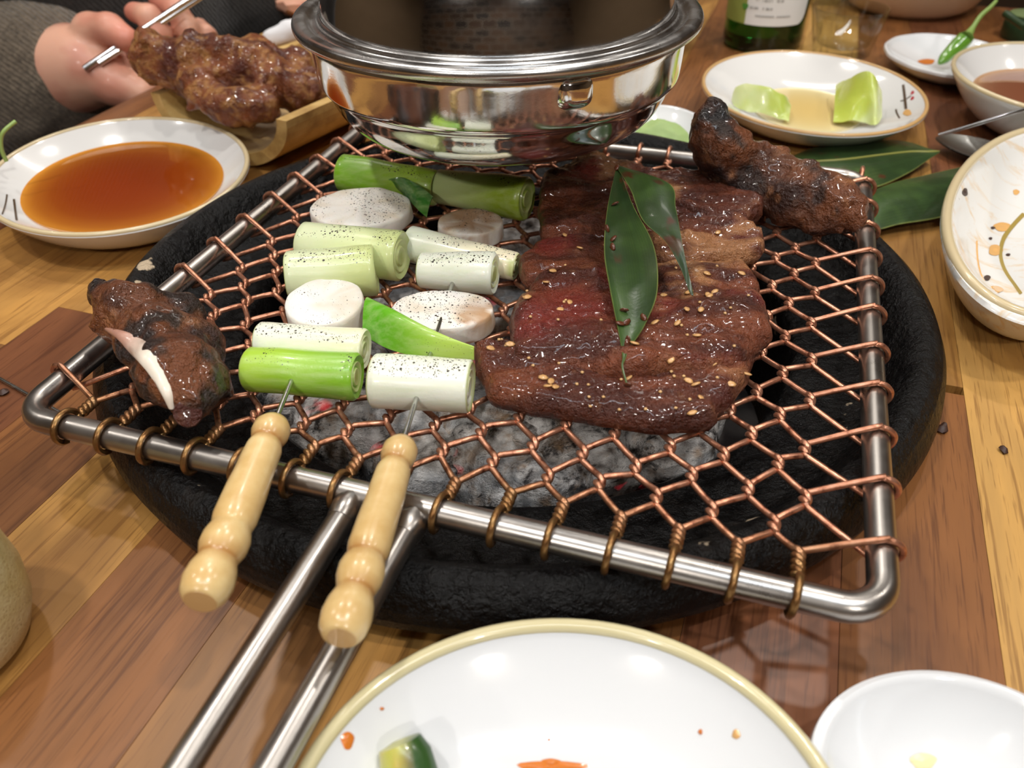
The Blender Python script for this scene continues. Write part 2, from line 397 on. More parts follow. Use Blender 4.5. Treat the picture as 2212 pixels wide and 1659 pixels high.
# ---------------------------------------------------------------- table
TH=math.radians(19.5); NX,NY=np.array([math.cos(TH),-math.sin(TH)]),np.array([math.sin(TH),math.cos(TH)])
def nd(p): return float(p[0]*NX[0]+p[1]*NX[1]),float(p[0]*NY[0]+p[1]*NY[1])
RC=np.array([.0029,.3075]); rn,rd=nd(RC); RH=.147
table=empty('dining_table',(0,0,0),'dark and pale butcher block dining table under the round grill','table'); table.rotation_euler=(0,0,-TH)
TAN=lin('aa7d42');BR=lin('7a4e2a');RED=lin('70442a');MID=lin('8a6036');PALE=lin('b58b4e')
plan={-9:[(.2,MID),(.5,TAN),(2,BR)],-8:[(.232,RED),(.58,TAN),(2,MID)],-7:[(.225,BR),(.62,TAN),(2,BR)],-6:[(.26,TAN),(.55,MID),(2,TAN)],-5:[(.42,BR),(2,MID)],-4:[(.5,MID),(2,TAN)],-3:[(.05,BR),(.48,TAN),(2,BR)],
 -2:[(.45,BR),(2,TAN)],-1:[(.5,RED),(2,PALE)],0:[(.296,BR),(.7,TAN),(2,BR)],1:[(.47,PALE),(2,RED)],2:[(.33,TAN),(.6,PALE),(2,BR)]}
# strips are counted so that strip 0 spans n = .0428 to .0865
names={-7:-7}
D0,D1,N0,N1,SW=-.32,.925,-.465,.47,.0437
def stave(n0,n1,lo,hi,col):
    # lo/hi are lists of (n,d) along the two ends; thin chamfer round the top
    pl=lo+hi[::-1]; c=np.mean(pl,0); pl=np.array(pl)
    ins=pl+(c-pl)*0; g=.00006
    ins[:,0]=np.clip(pl[:,0],n0+g*2,n1-g*2); q=pl.copy(); q[:,0]=np.clip(pl[:,0],n0+g,n1-g)
    k=len(lo); ins[:k,1]+=g*2; ins[k:,1]-=g*2; q[:k,1]+=g; q[k:,1]-=g; m=len(pl)
    vs=np.vstack([np.c_[q,np.full(m,-.03)],np.c_[q,np.full(m,-.00015)],np.c_[ins,np.zeros(m)]])
    F=[tuple(range(m-1,-1,-1)),tuple(range(2*m,3*m))]
    for a in(0,m):
        for i in range(m): j=(i+1)%m; F.append((a+i,a+j,a+m+j,a+m+i))
    cc=np.array(col)*(.9+.2*RNG.rand())
    mesh('stave',vs,F,M_wood,table,smooth=False,col=np.tile(cc,(len(vs),1)),raw=True)
i0=int(math.floor((N0-.0428)/SW)); i1=int(math.ceil((N1-.0428)/SW))
cols=[TAN,BR,MID,RED,TAN,BR,PALE]
for i in range(i0,i1):
    a=max(N0,.0428+i*SW); b=min(N1,.0428+(i+1)*SW)
    if b-a<.004: continue
    key=i
    if key in plan: segs=plan[key]
    else:
        segs=[];d=D0+.15+.3*RNG.rand();k=RNG.randint(7)
        while d<D1-.12: segs.append((d,cols[k%7]));k+=RNG.randint(1,4);d+=.28+.25*RNG.rand()
        segs.append((2,cols[k%7]))
    ns=np.linspace(a,b,9); cut=[(x,math.sqrt(max(0,RH**2-(x-rn)**2))) for x in ns]
    prev=D0
    for d,c in segs:
        d=min(d,D1)
        if d<=prev: continue
        L=[(x,prev) for x in ns];H=[(x,d) for x in ns]
        if max(h for _,h in cut)<=0 or prev>rd+RH or d<rd-RH: stave(a,b,[L[0],L[-1]],[H[0],H[-1]],c)
        else:
            lo=[(x,rd-h) for x,h in cut];up=[(x,rd+h) for x,h in cut]
            if prev<rd-.02: 
                e=[(x,min(y,d)) for x,y in lo]
                if min(y for _,y in e)>prev: stave(a,b,L,e,c)
            if d>rd+.02:
                e=[(x,max(y,prev)) for x,y in up]
                if max(y for _,y in e)<d: stave(a,b,e,H,c)
        prev=d
for n,d in((N0+.06,D0+.06),(N1-.06,D0+.06),(N0+.06,D1-.06),(N1-.06,D1-.06)):
    mesh('leg',*box(n-.03,n+.03,d-.03,d+.03,-.74,-.03),M_leg,table,smooth=False,raw=True)
# ---------------------------------------------------------------- grill ring with its fire pot
def inring(r,z,amp=.0004):
    vs,F=lathe(list(zip(r,z)),160,(RC[0],RC[1],0)); return vs,F
ring=empty('grill_ring',(RC[0],RC[1],0),'greasy black cast iron ring set round the charcoal in the table','grill')
pr=[(.119,-.066),(.119,-.01),(.1195,.002),(.1215,.0042),(.125,.0048),(.139,.0062),(.1475,.0078),(.1515,.0092),(.1545,.0128),(.1575,.0182),(.1605,.0226),(.1645,.0252),(.1685,.0246),(.1722,.0215),(.1748,.0165),(.1756,.0125),(.1742,.0075),(.1708,.003),(.166,.0003),(.15,.0003),(.1215,-.01),(.1215,-.066)]
vs,F=lathe(pr,200,(RC[0],RC[1],0),close=True)
vs[:,2]+=np.where(vs[:,2]>.003,fbm(vs,30,3,3)*.0006,0); mesh('rim',vs,F,M_iron,ring,origin=(RC[0],RC[1],0))
mesh('ash_pan',*lathe([(.0,-.066),(.118,-.066),(.118,-.058),(.09,-.056),(0,-.055)],64,(RC[0],RC[1],0)),M_ash,ring)
# charcoal lumps
def lump(cx,cy,cz,a,b,c,rot,seed,label,tilt=0):
    n,m=44,26; th=np.arange(n)*2*np.pi/n; ph=np.linspace(.02,np.pi-.02,m)
    X=np.sin(ph)[:,None]*np.cos(th);Y=np.sin(ph)[:,None]*np.sin(th);Z=np.repeat(np.cos(ph)[:,None],n,1)
    P=np.stack([X,Y,Z],-1).reshape(-1,3); P=np.sign(P)*np.abs(P)**.75
    P=P*np.array([a,b,c]); N=P/np.linalg.norm(P,axis=1)[:,None]
    P=P+N*(fbm(P,45,4,seed)[:,None]*.007-np.maximum(0,fbm(P,90,3,seed+5))[:,None]*.006)
    ct,st=math.cos(tilt),math.sin(tilt); P=np.c_[P[:,0]*ct-P[:,2]*st,P[:,1],P[:,0]*st+P[:,2]*ct]
    cs,sn=math.cos(rot),math.sin(rot); P=np.c_[P[:,0]*cs-P[:,1]*sn,P[:,0]*sn+P[:,1]*cs,P[:,2]]+V(cx,cy,cz)
    F=grid_faces(m,n,False,True);F=[f[::-1] for f in F];F.append(tuple(range(n)));F.append(tuple((m-1)*n+k for k in range(n-1,-1,-1)))
    o=mesh('charcoal',P,F,M_coal); tag(o,label,'charcoal','charcoal burning under the grate')
def L(px,py,z): p=at(px,py,z); return p
for (px,py,z,a,b,c,rt,sd,tl,lab) in [
 (1350,990,-.022,.045,.024,.022,.5,1,.05,'big pale ash covered charcoal log under the front right of the mesh'),
 (1110,1030,-.027,.034,.02,.02,-.6,2,.1,'grey charcoal lump with dark cracks behind the right skewer handle tip'),
 (960,990,-.030,.03,.022,.018,.3,3,0,'dark charcoal lump beside the right skewer bead'),
 (1060,930,-.026,.028,.02,.018,1.0,4,.1,'charcoal lump glowing red under the white leek'),
 (760,960,-.028,.04,.022,.02,.1,5,.05,'grey brown charcoal lump between the two skewer handles'),
 (640,860,-.03,.03,.02,.018,.7,6,0,'ashy charcoal lump under the bright green leek'),
 (1480,930,-.024,.03,.02,.02,1.1,7,.1,'pale charcoal lump under the right edge of the front meat slice'),
 (880,880,-.03,.035,.025,.018,.2,8,0,'charcoal lump with red ember between the two front leeks'),
 (1150,700,-.028,.04,.025,.02,.4,9,0,'charcoal lump under the middle of the grate left of the meat'),
 (860,690,-.03,.035,.025,.02,1.2,10,0,'charcoal lump under the mushroom skewers'),
 (1300,800,-.03,.045,.03,.02,.9,11,0,'charcoal lump hidden under the marinated meat'),
 (1120,520,-.028,.04,.025,.02,.2,12,0,'rearmost pale charcoal lump behind the tapered leek')]:
    p=L(px,py,z+.011); w_=p[:2]-RC; lim=.113-max(a,b)*.8; h_=np.linalg.norm(w_)
    if h_>lim: p[:2]=RC+w_*lim/h_
    lump(p[0],p[1],p[2],a,b,c,rt,sd,lab,tl)
# ---------------------------------------------------------------- grate
ZG=.0313; GC=np.array([.0062,.2913]); GR=-.3155; GW,GD=.27,.2682
gc,gs=math.cos(GR),math.sin(GR)
def g2w(u,v,z):
    u=np.asarray(u,float)-GW/2;v=np.asarray(v,float)-GD/2
    return np.stack([GC[0]+gc*u-gs*v,GC[1]+gs*u+gc*v,np.broadcast_to(np.asarray(z,float),u.shape)],-1)
grate=empty('grill_grate',tuple(g2w(GW/2,GD/2,ZG-.0042)),'square steel framed grill grate with copper wire mesh and two long handle rods','grill grate')
RB=.0042
def rrect(w,d,r,k=8):
    pts=[]
    for (cx,cy,a0) in((w-r,r,-90),(w-r,d-r,0),(r,d-r,90),(r,r,180)):
        for i in range(k+1): a=math.radians(a0+90*i/k); pts.append((cx+r*math.cos(a),cy+r*math.sin(a)))
    return np.array(pts)
q=rrect(GW,GD,.011)
Q=[]
for i in range(len(q)):
    a,b=q[i],q[(i+1)%len(q)]; m=max(1,int(np.linalg.norm(b-a)/.02))
    for j in range(m): Q.append(a+(b-a)*j/m)
Q=np.array(Q); mesh('frame',*tube(g2w(Q[:,0],Q[:,1],ZG),RB,16,closed=True),M_frame,grate)
def rod(p0,p1,lab=None):
    P=np.linspace(0,1,6)[:,None]; return mesh('handle_rod',*tube(p0+(p1-p0)*P,.0040,16),M_frame,grate)
hA0=at(758,1088,ZG-.001);hA1=at(395,1659,ZG-.001); hB0=at(893,1120,ZG-.001);hB1=at(588,1659,ZG-.001)
dA=(hA1-hA0)/np.linalg.norm(hA1-hA0);dB=(hB1-hB0)/np.linalg.norm(hB1-hB0)
rod(hA0,hA0+dA*.2);rod(hB0,hB0+dB*.2)
for p,d in((hA0,dA),(hB0,dB)):
    vs,F=axis_lathe(p-d*.002,p+d*.008,[(0,.001),(.001,.0045),(.004,.0051),(.007,.0046),(.009,.0041)],18)
    vs+=normals(vs,F)*fbm(vs,400,2,4)[:,None]*.0006; mesh('weld',vs,F,M_frame,grate)
# mesh wires
NC=15; U0,PU=.0188,.01645; V0,PV,NR=.0115,.01165,21
WR=.00104
jit=lambda r,k,s: (h3(np.int64(r),np.int64(k),np.int64(3),s)-.5)*2
def node(r,k):
    # twist r (row), index k: even rows 0..14, odd rows -1..14 (edge ones loop round the side tubes)
    u=U0+PU*(k+(0 if r%2==0 else .5)); v=V0+PV*r
    return u+jit(r,k,1)*.0009, v+jit(r,k,2)*.0011, jit(r,k,5)*.0004
def helix(u,v0,v1,turns,ph,z,n):
    t=np.linspace(0,1,n); a=ph+2*np.pi*turns*t
    return [(u+WR*1.0*math.cos(x),v0+(v1-v0)*tt,z+WR*1.0*math.sin(x)) for tt,x in zip(t,a)]
def loop(axis,u,v,side,z,n=14):
    r=RB+WR*1.15; out=[]
    for i in range(n):
        a=2*np.pi*1.05*i/(n-1)
        if axis=='front': out.append((u-.0016*i/(n-1),v+r*math.cos(a)*1.0,z+r*math.sin(a)))
        else: out.append((u+r*math.cos(a),v-.0016*i/(n-1),z+r*math.sin(a)))
    return out
ztop=ZG+.0006
rows=NR
for w in range(2*NC):
    k=w//2; left=(w%2==0); P=[]
    u,v,z=node(0,k); ph=np.pi if left else 0
    # front: loop round the front bar, then a tight multi turn twist
    uf=u+.0012
    r=RB+WR*1.2
    if left:
        for i in range(15):
            a=-np.pi*.45+2*np.pi*.93*(1-i/14)   # round the bar
            P.append((uf-.0022+.0018*(i/14),0+r*math.cos(a),ZG+r*math.sin(a)))
        P=P[::-1] if P[0][1]>P[-1][1]+9 else P
        P.append((uf-.0006,.0052,ZG+.0012))
    P+=helix(u,.0062,v+.0032,1.75 if False else 2.0,ph,ztop+z,17)
    for rr in range(1,rows+1):
        if rr%2==0: kk=k
        else: kk=k-1 if left else k
        uu,vv,zz=node(rr,kk)
        last=rr==rows
        if rr%2==1 and (kk<0 or kk>=NC-1) :
            # edge: loop over the side tube
            sd=-1 if kk<0 else 1; ue=0 if sd<0 else GW; n=13
            for i in range(n):
                P.append((ue+sd*r*math.cos(np.pi*(.58-1.16*i/(n-1))),vv-.0012+.0024*i/(n-1),ZG+r*math.sin(np.pi*(.58-1.16*i/(n-1)))))
            continue
        # even rows: left wire of the pair comes from the left; odd rows: it is the right hand one of its neighbour pair
        isleft=left if rr%2==0 else (not left)
        P+=helix(uu,vv-.0033,vv+.0033,1.0,np.pi if isleft else 0,ztop+zz,9)
    # back: small wrap round the back bar
    ub=P[-1][0]
    if not left:
        for i in range(13):
            a=np.pi+ -2*np.pi*.9*i/12
            P.append((ub+.0014*i/12,GD+r*math.cos(a),ZG+r*math.sin(a)))
    else: P.append((ub,GD-.0055,ztop))
    P=np.array(P)
    # light smoothing of corners
    P=catmull(P,2)
    X=g2w(P[:,0],P[:,1],P[:,2]); tv_,tf_=tube(X,WR,7); vv_=np.repeat(P[:,1],7); mesh('wire',tv_,tf_,M_copper,grate,col=mixc(lin('94754a'),lin('cf9c82'),sstep(.004,.026,vv_+fbm(tv_,60,2)*.006)))
MT=ZG+.0022          # height of the top of the mesh
# ---------------------------------------------------------------- skewers and what is on them
ZS=.0445
def skewer(hend,hbead,far,label):
    A=at(*hend,ZS);B=at(*hbead,ZS);Cc=at(*far,MT+.0035); Ln=np.linalg.norm(B-A)
    o=empty('skewer',tuple(V(A[0],A[1],ZS-.008)),label,'skewer','skewers of leek and mushroom')
    rb=px2m(56,A); s=Ln
    pf=[(0,rb*.66),(.0004,rb*.74),(.002,rb*.92),(.0055,rb*1.02),(.009,rb*.97),(.0118,rb*.84),(.0128,rb*.8),(.0138,rb*.84),(.0165,rb*.98),(.0195,rb*1.0),(.022,rb*.9),(.0232,rb*.82),(.0242,rb*.86),(.0265,rb*.93),(.035,rb*.92)]
    e=[(s-.0135,rb*.84),(s-.0115,rb*.76),(s-.0105,rb*.7),(s-.0096,rb*.76),(s-.007,rb*.88),(s-.004,rb*.87),(s-.0015,rb*.66),(s-.0003,rb*.3)]
    n=10
    pf+= [(.035+(s-.0135-.035)*i/n,rb*(.92-.08*i/n)) for i in range(1,n)]+e
    vs,F=axis_lathe(A,B,pf,32); tt=(vs-A)@((B-A)/s); nk=sum(np.exp(-((tt-q_)/.0012)**2) for q_ in(.0128,.0232,s-.0105)); hc=mixc((1,1,1),lin('c49a6e'),np.clip(nk*.8*sstep(-.3,.3,fbm(vs,120,2,5)),0,1)); vs+=normals(vs,F)*fbm(vs,90,2,2)[:,None]*.00035
    hd_=mesh('handle',vs,F,M_bam,o,col=hc)
    e1=A+(B-A)*.003/Ln
    mesh('handle_end',*axis_lathe(A-(B-A)*.0002/Ln,A+(B-A)*.0002/Ln,[(0,rb*.2),(.0001,rb*.64),(.0004,rb*.66)],24),M_rimd,hd_,label='brown cut end grain')
    mesh('needle',*tube([B-(B-A)/Ln*.004,Cc],[.00085,.0007],10),M_needle,o)
    return A,B,Cc
SKA=skewer((432,1300),(597,905),(800,395),'left skewer with bamboo handle, its front piece a bright green leek')
SKB=skewer((735,1378),(872,950),(1045,395),'right skewer with bamboo handle, its front piece a thick white leek')
GL=lin('a9cf3f');GB=lin('7fb52a');GD_=lin('4c8a1e');WH=lin('eef0e0');PG=lin('dfe6bd');PG2=lin('cfd993');YW=lin('e9e6c8')
def leek(a,b,ra,rb,cola,colb,label,ends=None,flat=1,zoff=0,seed=0,hol=False):
    pa=at(*a,MT);pb=at(*b,MT)
    Ra=px2m(ra,pa);Rb=px2m(rb,pb)
    pa=at(*a,MT+Ra*flat+zoff);pb=at(*b,MT+Rb*flat+zoff); Ln=np.linalg.norm(pb-pa); n=14
    o=empty('leek',tuple(V(*(pa+pb)[:2]/2,MT)),label,'leek','leek pieces on the skewers')
    pf=[(.0002,0.0008),(.0,Ra*.35),(.0008,Ra*.4),(.0,Ra*.62),(.0006,Ra*.66),(-.0002,Ra*.9),(.0006,Ra*.99)]
    pf+=[(Ln*i/n,Ra+(Rb-Ra)*i/n) for i in range(1,n)]
    pf+=[(Ln-.0006,Rb*.99),(Ln+.0002,Rb*.9),(Ln-.0006,Rb*.66),(Ln,Rb*.62),(Ln-.0008,Rb*.4),(Ln,Rb*.35),(Ln-.0002,.0008)]
    vs,F=axis_lathe(pa,pb,pf,36)
    vs[:,2]=np.where(flat!=1,(vs[:,2]-MT-zoff)*1.0+MT+zoff,vs[:,2])
    N=normals(vs,F); vs=vs+N*(fbm(vs,60,2,seed)[:,None]*.0007)
    t=np.clip(((vs-pa)@(pb-pa))/Ln**2,0,1); c=mixc(cola,colb,sstep(.1,.95,t+fbm(vs,40,2,seed+3)*.25))
    T=(pb-pa)/Ln; rad=np.linalg.norm((vs-pa)-((vs-pa)@T)[:,None]*T,axis=1); ed=((t<.012)|(t>.988))&(rad<Ra*.93)
    ce=mixc(lin('d3d59a'),lin('a9b25e'),(np.sin(rad/Ra*16)*.5+.5)); c[ed]=ce[ed]
    mesh('stalk',vs,F,M_leek,o,col=c,pep=sstep(.35,.9,np.abs(normals(vs,F)[:,2])*(vs[:,2]>pa[2]))*sstep(-.45,.15,fbm(vs,70,2,seed+20)+.15)); return o
leek((538,797),(772,814),47,50,GL,GB,'bright green leek piece at the handle end of the left skewer',seed=1)
leek((562,738),(790,755),40,44,WH,YW,'white leek just behind the bright green one on the left skewer',seed=2,zoff=.001)
leek((622,596),(812,582),51,53,PG,PG2,'pale green leek with its round cut end facing right, behind the thick mushroom disc',seed=3)
leek((656,528),(868,553),48,52,PG,PG2,'glossy pale yellow-green leek just in front of the large oval mushroom slice',seed=4)
leek((740,372),(945,405),38,36,GB,GL,'long green leek at the far end of the left skewer',seed=5)
leek((808,822),(1018,836),57,57,WH,WH,'thick white leek at the handle end of the right skewer',seed=6)
leek((908,583),(1068,592),38,44,WH,WH,'short white leek pierced behind the browned mushroom slice',seed=7)
leek((884,526),(1115,576),38,30,lin('e6ebd8'),lin('efe3c6'),'tapering white leek with a browned tip touching the meat',seed=8)
leek((945,402),(1138,430),34,45,lin('cfe09a'),lin('8fa626'),'olive green leek at the far end of the right skewer, under the hood',seed=9)
def mushroom(c,w,h,th,tilt,label,toast_shade,seed):
    p=at(*c,MT+.012); R=px2m(w/2,p); T=px2m(th,p)
    p=at(*c,MT+T+.001)
    pf=[(0,0),(R*.9,0),(R*.985,T*.06),(R*1.0,T*.2),(R*.985,T*.8),(R*.97,T*.95),(R*.94,T),(R*.8,T*1.01),(R*.5,T*1.0),(R*.2,T*1.01),(.0001,T*1.01)]
    sy=h
    vs,F=lathe(pf,56,(0,0,-T),1,sy); vs=vs+normals(vs,F)*(fbm(vs+seed,130,3,seed)[:,None]*.0009)
    a=tilt; vs=np.c_[vs[:,0],vs[:,1]*math.cos(a)-vs[:,2]*math.sin(a),vs[:,1]*math.sin(a)+vs[:,2]*math.cos(a)]
    vs=vs+p; vs[:,2]+=max(0,MT-vs[:,2].min())
    base=mixc(lin('f1ece4'),lin('e2d6c2'),sstep(-.2,.5,fbm(vs,160,3,seed)))
    if toast_shade:
        for (tx,ty,rr) in toast_shade:
            q=at(tx,ty,MT+T*.8); d=np.linalg.norm(vs-q,axis=1)
            base=mixc(base,lin('a8763c'),sstep(1.0,.3,d/rr+fbm(vs,300,3,seed)*.6)*.8)
    o=mesh('mushroom_slice',vs,F,M_mush,col=base,pep=sstep(.6,.9,np.abs(normals(vs,F)[:,2]))*(.72+.28*sstep(-.3,.3,fbm(vs,90,2,seed+20)))); tag(o,label,'mushroom','mushroom slices on the skewers'); return o
mushroom((701,652),172,.95,62,.13,'thick round mushroom disc dusted with pepper, in the middle of the left skewer',None,1)
mushroom((779,449),228,.72,36,.10,'large oval mushroom slice at the back of the left skewer',None,2)
mushroom((955,668),232,.62,50,.08,'oval mushroom slice with browned right edge on the right skewer',[(1040,690,.011),(1010,700,.006)],3)
mushroom((1016,478),146,.8,42,.05,'small shaded round mushroom slice at the back of the right skewer',[(1010,480,.02)],4)  # brown patch paints the hood's shade into this slice's colour
# leaf-like green leek sheath on the right skewer and the dark scrap behind
def ribbon(Lp,Rp,k=6,m=9,arch=0,th=.0004):
    A=catmull(np.array(Lp),k);B=catmull(np.array(Rp),k); n=len(A); vs=[]
    s=np.linspace(0,1,m)
    for i in range(n):
        w=np.linalg.norm(B[i]-A[i]); q=A[i]+(B[i]-A[i])*s[:,None]; q[:,2]+=arch*w*(4*s*(1-s)); vs.append(q)
    top=np.vstack(vs); F=grid_faces(n,m); N=normals(top,F)
    if N[:,2].mean()<0: F=[f[::-1] for f in F];N=-N
    bot=top-N*th; nv=len(top); F2=[tuple(x+nv for x in f[::-1]) for f in F]
    edge=[i*m for i in range(n)]+[(n-1)*m+j for j in range(1,m)]+[i*m+m-1 for i in range(n-2,-1,-1)]+[j for j in range(m-2,0,-1)]
    F3=[(edge[i],edge[(i+1)%len(edge)],edge[(i+1)%len(edge)]+nv,edge[i]+nv) for i in range(len(edge))]
    S_=np.tile(s,n); return np.vstack([top,bot]),list(F)+F2+F3,np.r_[S_,S_]
def zz(lst): return [at(x,y,z) for x,y,z in lst]
Lp=zz([(797,643,.046),(850,668,.050),(910,700,.050),(970,728,.048),(1024,748,.046)]);Rp=zz([(783,722,.040),(835,752,.040),(900,770,.041),(970,776,.041),(1024,778,.041)])
vs,F,s_=ribbon(Lp,Rp,8,13,.32,.0012); vs+=normals(vs,F)*0
t=np.clip((vs[:,0]-vs[:,0].min())/np.ptp(vs[:,0]),0,1)
o=fixn(mesh('leek_sheath',vs,F,M_leek,col=mixc(lin('5fae1c'),lin('b4d352'),sstep(.1,.9,t+fbm(vs,60,2)*.2)),pep=sstep(.3,.6,t)*.8)); tag(o,'split bright green leek sheath narrowing to the right, against the meat slice','leek')
Lp=zz([(840,390,.050),(870,385,.052),(905,400,.050),(935,425,.047)]);Rp=zz([(855,405,.044),(880,430,.042),(905,455,.040),(922,470,.037)])
vs,F,s_=ribbon(Lp,Rp,8,9,.15,.0006); o=fixn(mesh('leek_leaf',vs,F,M_leek,col=mixc(lin('2f7a1c'),lin('1d5a20'),sstep(-.3,.3,fbm(vs,80,2))))); tag(o,'crumpled dark green leek leaf between the two skewers','leek')
# ---------------------------------------------------------------- marinated meat
def slab(out,zr,zb,t,edge,label,tilt=(0,0),seed=0,fat=0,red=0,fold=.002,redc=None,jag=1.0,name='marinated_meat'):
    O=np.array([at(x,y,zr) for x,y in out])[:,:2]
    O=catmull(np.c_[O,np.zeros(len(O))],6,True)[:,:2]
    c=O.mean(0); d=O-c; O=c+d*(1+jag*.06*fbm(np.c_[O,np.zeros(len(O))],120,3,seed)[:,None])
    sp_=.0013; x0,y0=O.min(0);x1,y1=O.max(0); gx,gy=np.meshgrid(np.arange(x0,x1,sp_),np.arange(y0,y1,sp_)); Pt=np.c_[gx.ravel(),gy.ravel()]
    Pt=Pt+RNG.uniform(-.0004,.0004,Pt.shape)
    A=O;B=np.roll(O,-1,0)
    def sd(P):
        ab=B-A; t_=np.clip(((P[:,None]-A)*ab).sum(-1)/((ab**2).sum(-1)+1e-15),0,1); dd=np.linalg.norm(P[:,None]-A-t_[...,None]*ab,axis=-1).min(1)
        cr_=((A[:,1]>P[:,None,1])!=(B[:,1]>P[:,None,1]))&(P[:,None,0]<(B[:,0]-A[:,0])*(P[:,None,1]-A[:,1])/(B[:,1]-A[:,1]+1e-15)+A[:,0])
        return dd,cr_.sum(1)%2==1
    dd,ins=sd(Pt); k=ins&(dd>sp_*.6); Pt=Pt[k];dd=dd[k]
    nb=len(O); allp=[Vector(p) for p in np.vstack([O,Pt])]
    r=delaunay_2d_cdt(allp,[(i,(i+1)%nb) for i in range(nb)],[],1,1e-7)
    v2=np.array([tuple(v) for v in r[0]]); tri=r[2]
    dist,_=sd(v2); prof=np.sqrt(np.clip(1-(1-np.clip(dist/edge,0,1))**2,0,1)); bnd=dist<1e-5
    P0=np.c_[v2,np.zeros(len(v2))]
    zc=zb+t/2+(v2[:,0]-c[0])*tilt[0]+(v2[:,1]-c[1])*tilt[1]
    wav=fbm(P0*[1,1.6,1],45,3,seed+2)*fold*1.25; fine=fbm(P0*[.6,1.7,1],200,4,seed+4)*.0016+fbm(P0,520,2,seed+6)*.0006-np.maximum(0,fbm(P0*[.45,2.0,1],110,3,seed+8)-.15)*.004
    up=np.c_[v2,zc+prof*t/2+(wav+fine)*np.minimum(1,.3+prof)]; dn=np.c_[v2,np.maximum(zc-prof*t/2+wav*.4*prof,MT-.0008)]
    up[bnd,2]=zc[bnd]+wav[bnd]*.3; up[:,2]=np.maximum(up[:,2],MT); dn[:,2]=np.minimum(dn[:,2],up[:,2]-1e-5)
    mp=np.arange(len(v2))+len(v2); mp[bnd]=np.where(bnd)[0]
    F=[tuple(f) for f in tri]+[tuple(mp[i] for i in f[::-1]) for f in tri]
    vs=np.vstack([up,dn])
    f1=fbm(vs*[.6,2.2,1],70,4,seed+7); f2=fbm(vs,45,3,seed+9); f3=fbm(vs,260,3,seed+11)
    col=mixc(lin('4c2012'),lin('824428'),sstep(-.3,.4,f1)); col=mixc(col,lin('6e2019'),sstep(.1,.45,f2)*.5*max(red,.15)*2)
    if redc is not None:
        for (qx,qy,rr) in redc:
            q=at(qx,qy,zr); dq=np.linalg.norm(vs[:,:2]-q[:2],axis=1); col=mixc(col,lin('84281f'),sstep(1,.2,dq/rr+f2*.4)*.65)
    col=mixc(col,lin('d9a06a'),sstep(.25-.4*fat,.55-.3*fat,f2+f1*.5)*(.25+.75*fat))
    col=mixc(col,lin('3a1610'),sstep(.3,.6,f3)*.5); col=mixc(col,lin('b07a50'),sstep(.3,.7,-f3)*.25)
    loc=V(c[0],c[1],zb)
    ob=empty(name,loc,label,'meat'); mm=fixn(mesh('flesh',vs,F,M_meat,ob,col=col))
    return ob,up[~bnd]
sg=bpy.data.meshes.new('sesame_seed')
vs,F=lathe([(.0001,-.45),(.35,-.3),(.55,0),(.4,.3),(.12,.6)],8); sg.from_pydata((vs*.0012*[1,.75,1]).tolist(),[],[list(f) for f in F]); sg.materials.append(M_seed); sg.polygons.foreach_set('use_smooth',[True]*len(sg.polygons))
gg=bpy.data.meshes.new('garlic_bit')
vs,F=lathe([(.0001,-.4),(.6,-.3),(.8,.1),(.5,.4),(.0001,.5)],7); vs+=fbm(vs,1.5,2)[:,None]*.2; gg.from_pydata((vs*.0016*[1.4,.9,.6]).tolist(),[],[list(f) for f in F]); gg.materials.append(M_garlic); gg.polygons.foreach_set('use_smooth',[True]*len(gg.polygons))
def sprinkle(ob,up,n,g):
    for i in range(n):
        p=up[RNG.randint(len(up))]; me=gg if i<g else sg; o=bpy.data.objects.new('garlic_bit' if i<g else 'sesame_seed',me); COL.objects.link(o); o.parent=ob
        o.location=tuple(p-wl(ob)+V(0,0,.0004)); o.rotation_euler=(1.3+RNG.rand()*.5,RNG.rand()*.4,RNG.rand()*6.28) if i>=g else (RNG.rand()*.4,RNG.rand()*.4,RNG.rand()*6.28)
a=slab([(1023,758),(1060,748),(1150,757),(1250,775),(1350,778),(1480,760),(1570,740),(1640,680),(1664,690),(1652,735),(1618,800),(1592,862),(1560,890),(1540,908),(1450,915),(1380,908),(1280,893),(1180,878),(1090,866),(1048,838),(1028,800)],.040,MT,.0105,.0042,'big front slice of marinated meat with sesame, nearest the charcoal',seed=1,fold=.0018,redc=None,tilt=(0,.03)); sprinkle(*a,60,22)
a=slab([(1100,700),(1106,660),(1130,625),(1170,590),(1240,572),(1320,580),(1400,622),(1480,640),(1560,628),(1640,650),(1668,690),(1655,735),(1590,775),(1480,790),(1350,805),(1240,788),(1150,775),(1104,755)],.046,MT+.0035,.0125,.007,'red domed slice of marinated meat in the middle of the pile',seed=2,red=1,fold=.0028,redc=[(1230,680,.022),(1400,665,.018),(1150,720,.012)]); sprinkle(*a,36,18)
a=slab([(1125,600),(1120,560),(1140,530),(1200,505),(1290,490),(1370,500),(1420,540),(1400,590),(1320,605),(1220,592),(1160,605)],.043,MT+.002,.009,.004,'dark red slice of marinated meat at the left behind the domed slice',seed=3,red=.8,fold=.0025,redc=[(1190,530,.015)]); sprinkle(*a,8,4)
a=slab([(1370,590),(1440,555),(1540,528),(1610,545),(1645,600),(1640,625),(1655,660),(1600,680),(1500,665),(1400,650)],.045,MT+.003,.009,.004,'folded fatty slice of meat at the right edge of the pile',seed=4,fat=.75,fold=.003); sprinkle(*a,6,4)
a=slab([(1165,430),(1200,415),(1300,408),(1400,420),(1500,440),(1600,470),(1645,500),(1650,540),(1560,555),(1440,560),(1330,520),(1230,505),(1170,500)],.045,MT+.004,.010,.004,'brown glazed slice of meat behind the folded leaf',seed=5,fat=.35,red=.6,fold=.003); sprinkle(*a,6,3)
